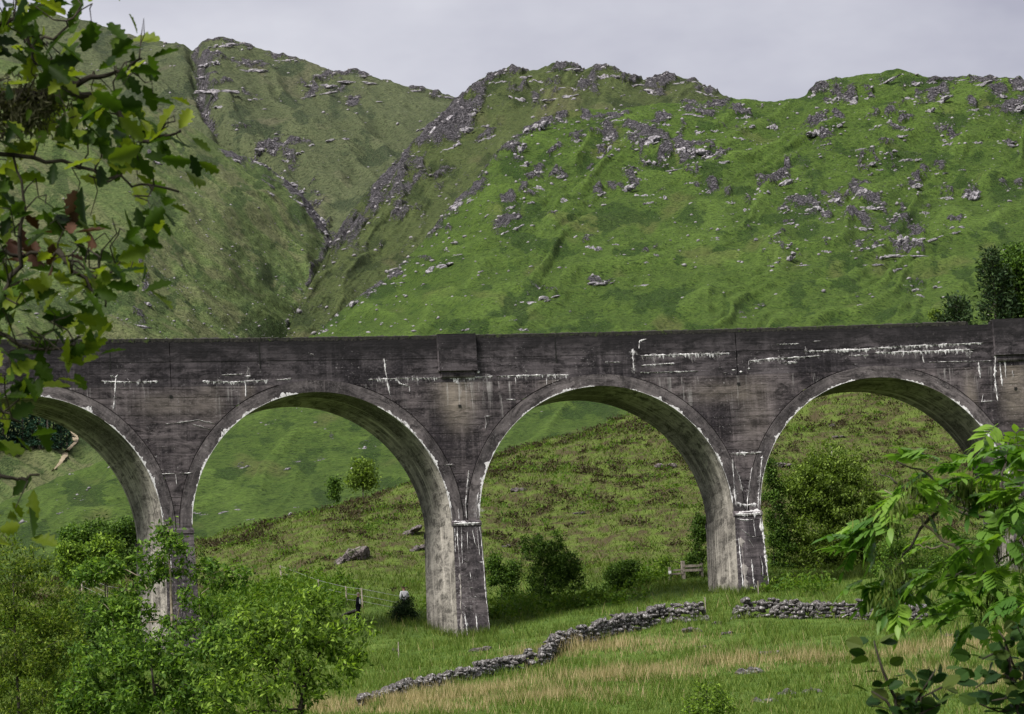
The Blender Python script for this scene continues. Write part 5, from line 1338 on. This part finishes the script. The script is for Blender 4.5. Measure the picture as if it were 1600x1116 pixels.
for p, h, w in ((pA, .95, .2), (pB, .8, .15), (pC, .65, .13)):
    mb = MB(); mb.box(p+np.array([0, 0, h*.5-.1]), w, w, h+.2); obj('post', mb.mesh('post', g0), M['wood'], th)
for (a, b, z, zz) in ((pA, pB, .36, .16), (pA, pB, .62, .16), (pC, pA, .2, .1), (pC, pA, .42, .1)):
    d = unit((b-a)[None])[0]; mb = MB(); mb.box((a+b)/2+np.array([0, 0, z])-FH*.1, np.linalg.norm(b-a)*1.04, .05, zz, np.stack([d, np.cross([0, 0, 1], d), [0, 0, 1]])); obj('rail', mb.mesh('rail', g0), M['wood'], th)
mb = MB(); sp = pC+np.array([0, 0, .32])-FH*.2; mb.box(sp, .17, .02, .17, np.stack([_r0, FH, [0, 0, 1]])); sg = obj('sign_board', mb.mesh('sign_board', sp), M['sign'], loc=sp)
tag(sg, 'small white square notice fixed to the wooden rail fence', 'sign')
for px, py, h, lb in ((1103, 968, 1.15, 'thin dark stake at the right end of the climbing wall'), (1185, 930, .8, 'pale short stake in the grass at the foot of the right pier'), (997, 975, .9, 'thin stake behind the climbing wall'), (623, 1030, .9, 'thin stake in the grass left of the middle pier')):
    g = ground_hit(px, py); mb = MB(); stake(mb, g, h, .06, (.03, 0)); tag(obj('stake', mb.mesh('stake', g), M['wood'], loc=g), lb, 'stake', 'stakes in the meadow')
# slab on two stones
g = ground_hit(549, 972); th = thing('stone_slab', 'grey slanting stone slab propped on stones beside the walking person', 'slab', g)
bm = bmesh.new(); rock_block(bm, (0, 0, 0), .56, .3, .13, np.random.default_rng(9), 3, 8); me = bpy.data.meshes.new('slab'); bm.to_mesh(me); bm.free()
o = obj('slab', me, M['slab'], th); o.location = (0, 0, .5); o.rotation_euler = (0, -.3, -YAW)
put_stone(th, g+np.array([.28, -.05, .2]), .16, .16, .3, 0, name='prop_stone'); put_stone(th, g+np.array([-.3, .0, .1]), .16, .16, .22, 0, name='prop_stone')

def skin(name, V, E, Rr, mat, parent, sub=2):
    me = bpy.data.meshes.new(name); me.from_pydata([tuple(v) for v in V], E, []); o = bpy.data.objects.new(name, me); COL.objects.link(o); o.parent = parent
    md = o.modifiers.new('skin', 'SKIN'); md.use_smooth_shade = True
    sv = me.skin_vertices[0].data
    for i, r in enumerate(Rr): sv[i].radius = (r[0], r[1]) if isinstance(r, tuple) else (r, r)
    sv[0].use_root = True
    s = o.modifiers.new('sub', 'SUBSURF'); s.levels = sub; s.render_levels = sub
    me.materials.append(mat); return o
def person(label, g, yaw, top, legs, hair, stripe=False, H=1.74):
    th = thing('person', label, 'person', g); th.rotation_euler = (0, 0, yaw); k = H/1.74
    # local: +X is the way the person faces, Y to the left
    J = {'pel': (0, 0, .95), 'wai': (0, 0, 1.1), 'che': (.02, 0, 1.32), 'nek': (.03, 0, 1.48), 'hd0': (.05, 0, 1.56), 'hd1': (.06, 0, 1.64), 'hd2': (.05, 0, 1.71),
         'sL': (.02, .19, 1.40), 'eL': (-.03, .25, 1.13), 'wL': (.14, .21, .93), 'sR': (.02, -.19, 1.40), 'eR': (-.02, -.25, 1.12), 'wR': (.18, -.2, .95),
         'hL': (0, .09, .9), 'kL': (.05, .11, .5), 'aL': (-.02, .11, .08), 'tL': (.15, .12, .035), 'hR': (0, -.09, .9), 'kR': (.02, -.11, .5), 'aR': (-.1, -.11, .08), 'tR': (.07, -.12, .035)}
    ks = list(J); ix = {n: i for i, n in enumerate(ks)}; V = [tuple(c*k for c in J[n]) for n in ks]
    e = lambda *p: [(ix[a], ix[b]) for a, b in p]
    E_ = e(('pel', 'wai'), ('wai', 'che'), ('che', 'nek'), ('nek', 'hd0'), ('hd0', 'hd1'), ('hd1', 'hd2'), ('che', 'sL'), ('sL', 'eL'), ('eL', 'wL'), ('che', 'sR'), ('sR', 'eR'), ('eR', 'wR'), ('pel', 'hL'), ('hL', 'kL'), ('kL', 'aL'), ('aL', 'tL'), ('pel', 'hR'), ('hR', 'kR'), ('kR', 'aR'), ('aR', 'tR'))
    R_ = [.125, .115, .13, .055, .075, .095, .07, .06, .045, .03, .06, .045, .03, .085, .06, .04, .035, .085, .06, .04, .035]
    skin('body', V, E_, R_, M['skin'], th)
    # hands: palm with five short finger chains
    for s_, w_ in ((1, 'wL'), (-1, 'wR')):
        w0 = np.array(J[w_]); Vv = [w0, w0+np.array([.06, 0, -.03])]; Ee = [(0, 1)]; Rr = [.024, .026]
        for q, (dy, l) in enumerate(((-.03, .07), (-.012, .085), (.008, .08), (.026, .065))):
            b = len(Vv); Vv += [w0+np.array([.09, dy, -.045]), w0+np.array([.09+l*.6, dy, -.06-l*.5])]; Ee += [(1, b), (b, b+1)]; Rr += [.010, .008]
        b = len(Vv); Vv += [w0+np.array([.05, -s_*.045, -.03]), w0+np.array([.09, -s_*.055, -.05])]; Ee += [(1, b), (b, b+1)]; Rr += [.011, .009]
        skin('hand', [v*k for v in Vv], Ee, Rr, M['skin'], th, 1)
    jk = ['pel', 'wai', 'che', 'nek', 'sL', 'eL', 'wL', 'sR', 'eR', 'wR']; jx = {n: i for i, n in enumerate(jk)}
    skin('jacket', [tuple(c*k for c in (J[n] if n != 'pel' else (0, 0, .84))) for n in jk], [(jx[a], jx[b]) for a, b in (('pel', 'wai'), ('wai', 'che'), ('che', 'nek'), ('che', 'sL'), ('sL', 'eL'), ('eL', 'wL'), ('che', 'sR'), ('sR', 'eR'), ('eR', 'wR'))], [.16, .155, .165, .075, .09, .07, .05, .09, .07, .05], M[top], th)
    lk = ['pel', 'hL', 'kL', 'aL', 'hR', 'kR', 'aR']; lx = {n: i for i, n in enumerate(lk)}
    skin('trousers', [tuple(c*k for c in J[n]) for n in lk], [(0, 1), (1, 2), (2, 3), (0, 4), (4, 5), (5, 6)], [.14, .105, .082, .065, .105, .082, .065], M[legs], th)
    for s_ in ('L', 'R'):
        skin('shoe', [J['a'+s_], J['t'+s_]], [(0, 1)], [.055, .045], M['navy'], th, 1)
    bm = bmesh.new(); bmesh.ops.create_uvsphere(bm, u_segments=14, v_segments=10, radius=1)
    for v in list(bm.verts):
        if v.co.z < -.25 or (v.co.x > .45 and v.co.z < .35): bm.verts.remove(v)
    for v in bm.verts: v.co = Vector((.045+v.co.x*.108, v.co.y*.09, 1.655+v.co.z*.105))*k
    me = bpy.data.meshes.new('hair'); bm.to_mesh(me); bm.free(); obj('hair', me, M[hair], th)
    hd = np.array([.06, 0, 1.64]); mb = MB(); mb.tube([hd+np.array([.085, 0, .015]), hd+np.array([.118, 0, -.02]), hd+np.array([.088, 0, -.03])], [.01, .016, .012], 5); obj('nose', mb.mesh('nose'), M['skin'], th)
    mb = MB(); mb.box(hd+np.array([.088, 0, -.055]), .012, .045, .01); obj('mouth', mb.mesh('mouth'), M['oakdead'], th)
    for s_ in (-1, 1):
        mb = MB(); mb.tube([hd+np.array([.082, s_*.032, .02]), hd+np.array([.094, s_*.032, .02])], [.012, .009], 6); obj('eye', mb.mesh('eye'), M['dark'], th)
        mb = MB(); mb.tube([hd+np.array([-.005, s_*.088, -.025]), hd+np.array([-.012, s_*.1, 0]), hd+np.array([-.005, s_*.09, .025])], [.012, .018, .012], 6); obj('ear', mb.mesh('ear'), M['skin'], th)
    if stripe:
        mb = MB(); mb.tube([(.10, -.2, 1.36), (.13, -.22, 1.2), (.12, -.23, 1.05)], [.05, .06, .045], 7); o = obj('shirt_front', mb.mesh('shirt_front'), M['white'], th); o['label'] = 'white strip of shirt at the open jacket'
    return th
person('person in dark navy clothes standing behind the stone slab, facing right', ground_hit(561, 974), -YAW, 'navy', 'navy', 'hair', True)
person('person in a white top half hidden by the dark shrub', at_g(634, 970, to_uv(ground_hit(634, 970))[1]+1.6), -YAW+1.9, 'white', 'navy', 'brownhair', H=1.7)

# ------------------------------------------------------------------ near branches: oak, ash, alder
def oak_leaf(k):
    rng = np.random.default_rng(400+k); n = 19; mb = MB(); P = []
    bend = rng.uniform(-.3, .35); tw = rng.uniform(-.3, .3)
    for i in range(n):
        t = i/(n-1); lob = 0.5+0.5*math.cos(t*4.2*2*math.pi+rng.uniform(-.3, .3)); env = math.sin(math.pi*min(1, t**.75))**.7*(.35+.75*t) if t < .97 else .06
        w = .42*env*(.58+.42*lob)+.012
        z = bend*t*t*.5; c = np.array([t, 0, z]); up_ = .18*w*2
        P.append([c+np.array([.03*lob, w, up_+tw*t*w]), c+np.array([0, w*.5, up_*.3]), c, c+np.array([0, -w*.5, up_*.3]), c+np.array([.03*lob, -w, up_-tw*t*w])])
    mb.grid(P); me = mb.mesh('oak_leaf', (0, 0, 0), True); return me
def frame_obj(name, me, parent, p, A, Nn, s):
    A = unit(np.asarray(A)[None])[0]; B = unit(np.cross(Nn, A)[None])[0]; N2 = np.cross(A, B)
    o = bpy.data.objects.new(name, me); COL.objects.link(o)
    o.matrix_world = Matrix(((A[0]*s, B[0]*s, N2[0]*s, p[0]), (A[1]*s, B[1]*s, N2[1]*s, p[1]), (A[2]*s, B[2]*s, N2[2]*s, p[2]), (0, 0, 0, 1)))
    o.parent = parent
    o.matrix_parent_inverse = Matrix.Translation(-parent.location)
    return o
def near_tree(name, label, cat, trunk, r0, limbs, v, groups_, leaf_fn, bmat, seed, thin=.0035, lr=.016):
    """limbs: list of photo-pixel polylines with depth; groups_: leaf cluster centres [(px, py, n, spread)]"""
    rng = np.random.default_rng(seed); base = np.asarray(trunk[0]); th = thing(name, label, cat, base)
    mb = MB(); mb.tube(trunk, [r0*(1-.9*i/(len(trunk)-1)) for i in range(len(trunk))], 10); obj('trunk', mb.mesh('trunk', base, True), bmat, th)
    skel = []
    for pl in limbs:
        P = [at(x, y, v+dz) for x, y, dz in [tuple(q)+(0,)*(3-len(q)) for q in pl['p']]]
        if 'from' in pl: P = [np.asarray(trunk[pl['from']])]+P
        # densify
        Q = []
        for a, b in zip(P[:-1], P[1:]):
            for k in range(4): Q.append(a*(1-k/4)+b*k/4+rng.normal(size=3)*.006)
        Q.append(P[-1]); skel += Q
        r = pl.get('r', lr); mb = MB(); mb.tube(Q, [max(thin, r*(1-.8*i/(len(Q)-1))) for i in range(len(Q))], 6); obj('limb', mb.mesh('limb', base, True), M[pl['m']] if 'm' in pl else bmat, th)
    skel = np.array(skel)
    tw = MB()
    for (px, py, n, sp) in groups_:
        c = at(px, py, v+rng.normal()*.25)
        d = np.linalg.norm(skel-c, axis=1); j = int(np.argmin(d)); a = skel[j]
        mid = (a+c)/2+rng.normal(size=3)*.03+np.array([0, 0, .03]); m2 = mid*.5+c*.5+rng.normal(size=3)*.012; m1 = a*.5+mid*.5+rng.normal(size=3)*.012; tw.tube([a, m1, mid, m2, c], [thin*.8, thin*.7, thin*.6, thin*.5, thin*.35], 4, False)
        dirn = unit((c-a)[None])[0]
        leaf_fn(th, c, dirn, n, sp*v/FPX, rng)
    obj('twigs', tw.mesh('twigs', base), bmat, th)
    return th

OAK = [oak_leaf(k) for k in range(8)]
for m_ in OAK: m_.materials.append(M['oak'])
OAKD = [m_.copy() for m_ in OAK[:3]]
for m_ in OAKD: m_.materials[0] = M['oakdead']
OAK_N = []; OAK_V = []
def oak_cluster(th, c, d, n, sp, rng, dead=False):
    for q in range(n):
        p = c+rng.normal(size=3)*sp*.45+FH*(.2 if len(OAK_N) >= 290 else 0)
        A = unit((d*.5+rng.normal(size=3)*.75+np.array([0, 0, -.35])+_r0*.25)[None])[0]
        Nn = unit((rng.normal(size=3)*.6+np.array([0, 0, .7])-FH*.3)[None])[0]
        sc_ = rng.uniform(.06, .105)
        if dead or len(OAK_N) < 290:
            frame_obj('withered_leaf' if dead else 'leaf', random.choice(OAKD if dead else OAK), th, p, A, Nn, sc_); OAK_N.append(1)
        else:
            B_ = unit(np.cross(Nn, A)[None])[0]; N2 = np.cross(A, B_); v_ = np.empty(len(OAK[0].vertices)*3); m_ = OAK[int(rng.integers(0, 8))]; m_.vertices.foreach_get('co', v_); v_ = v_.reshape(-1, 3)*sc_
            OAK_V.append(p+v_[:, :1]*A+v_[:, 1:2]*B_+v_[:, 2:]*N2)
oak_groups = []
_rg = np.random.default_rng(21)
EDGE = [(-40, 150), (20, 165), (60, 235), (85, 270), (130, 245), (180, 285), (240, 300), (290, 285), (330, 250), (370, 215), (410, 215), (450, 195), (500, 175), (540, 130), (590, 80), (640, 40), (700, 30), (740, 62), (790, 45), (810, 0)]
for y in range(-30, 820, 26):
    xe = np.interp(y, [e[0] for e in EDGE], [e[1] for e in EDGE])
    x = xe-32
    while x > -120:
        dens = 1.0 if y < 560 else (.55 if y < 660 else .75)
        if _rg.random() < .68*dens: oak_groups.append((x+_rg.normal()*12, y+_rg.normal()*10, int(_rg.integers(3, 6)), 46))
        x -= 40
oak_trunk = [np.array([*uv_xy(-3.3, 12.4), 0.0])+np.array([0, 0, -.3]), np.array([*uv_xy(-3.25, 12.5), 1.5]), np.array([*uv_xy(-3.1, 12.6), 3.2]), np.array([*uv_xy(-3.0, 12.7), 5.0]), np.array([*uv_xy(-3.1, 12.8), 7.5])]
for q in (0,): oak_trunk[0][2] = float(ground_z(np.array([-3.3]), np.array([12.4]))[0])-.3
oak = near_tree('oak_tree', 'near oak with lobed leaves hanging into the upper left corner', 'tree', oak_trunk, .28,
    [{'p': [(-300, 190), (-40, 152), (60, 150), (105, 146), (160, 158), (182, 166), (200, 196), (226, 222), (252, 214), (282, 204)], 'from': 2, 'r': .017},
     {'p': [(-300, 40), (-20, 40), (20, 28), (60, 60), (85, 58), (115, 28)], 'from': 2, 'r': .012}, {'p': [(90, 138), (128, 126), (180, 114), (222, 92)], 'r': .012}, {'p': [(-120, 225), (25, 240), (125, 265), (205, 288), (280, 300)], 'r': .010, 'from': 2},
     {'p': [(-150, 420), (-20, 390), (35, 400), (90, 395), (145, 432), (182, 420)], 'r': .009, 'from': 1}, {'p': [(-10, 480), (30, 415), (36, 330), (20, 240)], 'r': .01}, {'p': [(90, 396), (140, 448), (165, 480)], 'r': .008}, {'p': [(-100, 520), (0, 520), (60, 545), (120, 540)], 'r': .012, 'from': 1},
     {'p': [(-150, 730), (-10, 738), (30, 750), (62, 742)], 'r': .012, 'from': 1}, {'p': [(30, 30), (45, 70), (55, 100)], 'r': .008}, {'p': [(-60, 620), (0, 640), (30, 660)], 'r': .009, 'from': 1}],
    12.7, oak_groups, oak_cluster, M['oakbark'], 22)
for px, py in ((10, 350), (40, 360), (70, 375), (105, 365), (95, 345), (25, 385), (125, 330), (60, 350)):
    oak_cluster(oak, at(px, py, 12.6), -_r0*.2, 2, 30*12.7/FPX, np.random.default_rng(int(px)), True)
random.shuffle(OAK_V)
_f = np.array([list(p.vertices) for p in OAK[0].polygons]); _nv = len(OAK[0].vertices)
if OAK_V:
    me = mesh_np('foliage', np.concatenate(OAK_V)-np.array(oak.location), np.concatenate([_f+i*_nv for i in range(len(OAK_V))]), None, True)
    M['oak2'] = mat_leaf('oak_leaf_mass', (0.01, 0.024, 0.004), (0.04, 0.075, 0.008), (0.18, 0.22, 0.02), 0.45, 0.5, 0.12)
    tag(obj('foliage', me, M['oak2'], oak), kind='stuff')
# moss cushion on the thick limb
rng_ = np.random.default_rng(5); C = np.concatenate([at(x, y, 12.7)+rng_.normal(size=(260, 3))*np.array([.035, .035, .03]) for x, y in ((5, 160), (30, 162), (55, 158), (75, 150), (15, 185), (45, 180))])
A, B = rand_frames(len(C), rng_, (0, 0, -.6), .2); V, F = kites(C-np.array(oak.location), A, B, np.full(len(C), .03), np.full(len(C), .007)); M['moss'] = mat_leaf('beard_moss', (.05, .05, .025), (.11, .11, .06), None, .2)
tag(obj('moss_tuft', mesh_np('moss_tuft', V, F), M['moss'], oak), 'grey-green beard of moss', kind='stuff')

def ash_leaf(k):
    rng = np.random.default_rng(500+k); mb = MB(); npair = int(rng.integers(4, 6)); droop = rng.uniform(.35, .8)
    def pt(t): return np.array([t*(1-.15*droop*t), 0, -droop*t*t*.55])
    mb.tube([pt(t) for t in np.linspace(0, 1, 6)], [.012]*6, 3, False)
    def leaflet(b, d, L, W):
        d = d/np.linalg.norm(d); s = np.cross([0, 0, 1], d); s /= np.linalg.norm(s)+1e-9; P = []
        for i, (t, w) in enumerate(((0, .05), (.2, .75), (.45, 1), (.72, .7), (1, .04))):
            c = b+d*L*t+np.array([0, 0, -.22*L*t*t]); e = np.array([0, 0, .10*L*w*.5])
            P.append([c+s*W*.5*w+e, c, c-s*W*.5*w+e])
        mb.grid(P)
    for i in range(npair):
        t = .3+.62*i/npair
        for sd in (-1, 1):
            leaflet(pt(t), np.array([.62, sd*.85, -.15+rng.uniform(-.25, .15)]), rng.uniform(.36, .44), rng.uniform(.19, .24))
    leaflet(pt(1), np.array([1, 0, -droop*.9]), .44, .18)
    return mb.mesh('ash_leaf', (0, 0, 0), True)
ASH = [ash_leaf(k) for k in range(7)]
for m_ in ASH: m_.materials.append(M['ash'])
def ash_cluster(th, c, d, n, sp, rng):
    for q in range(n+1):
        an = rng.uniform(0, 2*math.pi); A = unit((d*.45+_r0*math.cos(an)*.8+FH*math.sin(an)*.6+np.array([0, 0, .25*rng.normal()])-_r0*.25)[None])[0]
        frame_obj('compound_leaf', random.choice(ASH), th, c+rng.normal(size=3)*sp*.3, A, unit((np.array([0, 0, 1.])+rng.normal(size=3)*.25)[None])[0], rng.uniform(.145, .205))
ash_groups = [(x+26 if x < 1450 else x+10, y, n, 38) for x, y, n in ((1420, 735, 4), (1460, 725, 4), (1405, 755, 3), (1500, 738, 4), (1530, 745, 4), (1560, 735, 4), (1590, 730, 4), (1575, 690, 4), (1598, 672, 4), (1545, 685, 2), (1360, 800, 4), (1335, 825, 4), (1320, 850, 3), (1390, 790, 4), (1430, 780, 3), (1475, 770, 3), (1520, 775, 3), (1560, 770, 4), (1595, 775, 4), (1380, 900, 4), (1350, 910, 4), (1365, 935, 4), (1390, 930, 3), (1500, 880, 4), (1530, 885, 4), (1470, 905, 4), (1450, 915, 3), (1550, 905, 4), (1585, 890, 4), (1520, 850, 4), (1560, 840, 4), (1595, 840, 4), (1500, 945, 4), (1540, 940, 4), (1575, 945, 4), (1480, 960, 3), (1530, 980, 3), (1600, 930, 4), (1440, 830, 2), (1590, 700, 4), (1615, 800, 4), (1640, 750, 4), (1640, 880, 4), (1630, 700, 3), (1650, 950, 4), (1600, 980, 3))]
_a0 = float(ground_z(np.array([4.6]), np.array([22.0]))[0])
ash_trunk = [np.array([*uv_xy(4.7, 22.2), _a0-.3]), np.array([*uv_xy(4.6, 22.1), _a0+1.6]), np.array([*uv_xy(4.4, 22.0), _a0+3.2]), np.array([*uv_xy(4.3, 22.0), _a0+5.5]), np.array([*uv_xy(4.5, 22.1), _a0+9.5])]
ash = near_tree('ash_tree', 'near ash tree with bright compound leaves reaching in from the right edge', 'tree', ash_trunk, .2,
    [{'p': [(1750, 900), (1640, 845), (1590, 820), (1530, 806), (1482, 795)], 'from': 1, 'r': .026}, {'p': [(1510, 866), (1470, 840), (1437, 812), (1415, 790), (1382, 766)], 'r': .011, 'm': 'palebark'}, {'p': [(1530, 806), (1500, 792), (1475, 780)], 'r': .009}, {'p': [(1590, 820), (1560, 760), (1572, 715), (1575, 690)], 'r': .01}, {'p': [(1470, 790), (1430, 840), (1410, 880), (1390, 900)], 'r': .009}, {'p': [(1420, 765), (1395, 750), (1373, 740)], 'r': .008},
     {'p': [(1720, 1010), (1640, 970), (1590, 945), (1545, 955)], 'from': 1, 'r': .015}, {'p': [(1640, 850), (1590, 860), (1545, 890), (1510, 900)], 'r': .009}, {'p': [(1530, 806), (1450, 740), (1400, 720)], 'r': .01}, {'p': [(1700, 760), (1640, 740), (1590, 735)], 'from': 2, 'r': .012}, {'p': [(1482, 855), (1450, 855), (1430, 852)], 'r': .006, 'm': 'palebark'}],
    22.0, ash_groups, ash_cluster, M['bark'], 23, .003)
rng_ = np.random.default_rng(61)
for px, py in ((1430, 770), (1400, 800), (1385, 830), (1365, 815), (1520, 785), (1545, 790), (1505, 775), (1580, 800), (1400, 905), (1410, 925), (1560, 945), (1545, 960), (1590, 870), (1450, 775), (1600, 830), (1380, 945)):
    c = at(px, py-14, 21.9+rng_.normal()*.15); n = 70; C = c+rng_.normal(size=(n, 3))*np.array([.035, .035, .03]); A = unit(rng_.normal(size=(n, 3))*.22+np.array([0, 0, -1])); B = unit(np.cross(rng_.normal(size=(n, 3)), A))
    V, F = kites(C-np.array(ash.location), A, B, rng_.uniform(.035, .065, n)*1.2, np.full(n, .011)); tag(obj('ash_keys', mesh_np('ash_keys', V, F), M['keys'], ash), kind='stuff')

def round_leaf(k):
    rng = np.random.default_rng(600+k); mb = MB(); P = []; bend = rng.uniform(-.2, .3)
    for i in range(11):
        t = i/10; w = .36*math.sin(math.pi*t**.85)**.8*(1+.06*math.sin(i*9))+.006 if t < 1 else .02
        c = np.array([t-(.05 if t == 1 else 0), 0, bend*t*t*.4]); P.append([c+np.array([0, w, .16*w]), c+np.array([0, w*.5, .03]), c, c+np.array([0, -w*.5, .03]), c+np.array([0, -w, .16*w])])
    mb.grid(P); return mb.mesh('alder_leaf', (0, 0, 0), False)
ALD = [round_leaf(k) for k in range(6)]
for m_ in ALD: m_.materials.append(M['alder'])
def sprig(label, stems, v, size, seed, base_px):
    rng = np.random.default_rng(seed); g = at_g(base_px, 1100, v); th = thing('alder_sapling', label, 'sapling', g, 'alder saplings at the lower right')
    root = g
    for st in stems:
        P = [at(x, y, v+rng.normal()*.05) for x, y in st]; low = P[0]; fullP = [root, root*.5+low*.5+rng.normal(size=3)*.05]+P
        mb = MB(); mb.tube(fullP, [.014, .011]+list(np.linspace(.007, .0025, len(P))), 6); obj('stem', mb.mesh('stem', g, True), M['oakbark'], th)
        Q = np.array(P); seg = np.linalg.norm(np.diff(Q, axis=0), axis=1); L = np.concatenate([[0], np.cumsum(seg)]); x = 0
        while x < L[-1]+.01:
            c = np.array([np.interp(x, L, Q[:, i]) for i in range(3)]); an = rng.uniform(0, 2*math.pi)
            A = _r0*math.cos(an)+FH*math.sin(an)*.7+np.array([0, 0, rng.uniform(-.1, .6)])
            p2 = c+unit(A[None])[0]*rng.uniform(.015, .05)
            frame_obj('leaf', random.choice(ALD), th, p2, A, unit((rng.normal(size=3)*.55+np.array([0, 0, .6])-FH*.55)[None])[0], size*rng.uniform(.7, 1.25)); x += rng.uniform(.010, .026)
    return th
sprig('alder sapling with dark round leaves at the bottom right in front of the dry grass', [[(1405, 1135), (1398, 1090), (1380, 1050), (1368, 1012), (1366, 1002)], [(1420, 1135), (1432, 1095), (1448, 1070), (1462, 1046)], [(1400, 1120), (1385, 1095), (1362, 1080)], [(1440, 1090), (1470, 1075), (1490, 1065)], [(1400, 1140), (1430, 1120), (1470, 1100)]], 15, .064, 71, 1410)
sprig('alder sapling with dark leaves at the right edge below the ash', [[(1625, 1140), (1600, 1075), (1582, 1036), (1570, 1000), (1560, 985)], [(1600, 1075), (1570, 1055), (1545, 1060), (1525, 1075)], [(1610, 1110), (1580, 1090), (1550, 1095)], [(1600, 1060), (1605, 1010), (1590, 980)], [(1625, 1130), (1590, 1110), (1560, 1112), (1530, 1100)], [(1572, 1010), (1555, 1020), (1535, 1030)]], 16, .066, 72, 1640)


# the rest of the two near crowns, beyond the edges of the view
def side_crown(th, trunk, ells, ntips, nleaf, leaf, lmat, bmat, seed):
    rng = np.random.default_rng(seed); base = np.array(th.location)
    E_ = [((*uv_xy(u, v), z), r) for u, v, z, r in ells]
    tips = sample_ells(E_, ntips, rng, .2, seed, .25, 1.0)
    nodes, paths, cnt = skeleton([np.asarray(p, float) for p in trunk[1:]], tips, rng); tot = cnt.max()
    mb = MB()
    for p in paths:
        rr = [max(.006, .05*math.sqrt(cnt[i]/tot)) for i in p]; rr[0] = min(rr[0], rr[1]*1.2); mb.tube([nodes[i] for i in p], rr, 4, False)
    tag(obj('branches', mb.mesh('branches', base, True), bmat, th), kind='stuff')
    per = nleaf//len(paths); C = np.concatenate([nodes[p[-1]]*(1-f)+nodes[p[-2]]*f for p in paths for f in [rng.random((per, 1))*.8]]); C = C+rng.normal(size=C.shape)*.16
    A, B = rand_frames(len(C), rng, (0, 0, -.3), .45); V, F = kites(C-base, A, B, leaf[0]*rng.uniform(.7, 1.2, len(C)), leaf[1]*rng.uniform(.7, 1.2, len(C)))
    tag(obj('side_foliage', mesh_np('side_foliage', V, F), lmat, th), kind='stuff')
side_crown(oak, oak_trunk, [(-3.6, 12.8, 6.0, (1.2, 1.2, 1.4)), (-4.2, 12.9, 4.0, (1.1, 1.1, 1.2)), (-3.2, 13.2, 4.9, (.8, .8, .8)), (-4.5, 12.0, 5.2, (1.1, 1.1, 1.0))], 120, 3000, (.10, .05), M['oak2'], M['oakbark'], 201)
M['ash2'] = mat_leaf('ash_leaf_mass', (0.045, 0.115, 0.016), (0.105, 0.2, 0.03), (0.17, 0.28, 0.035), 0.38)
side_crown(ash, ash_trunk, [(5.3, 22.2, _a0+6.5, (1.5, 1.5, 1.6)), (4.7, 22.4, _a0+8.3, (1.1, 1.1, 1.2)), (5.8, 22.0, _a0+4.4, (1.4, 1.4, 1.3)), (5.4, 22.6, _a0+3.2, (1.0, 1.0, .8))], 150, 4200, (.11, .045), M['ash2'], M['bark'], 202)
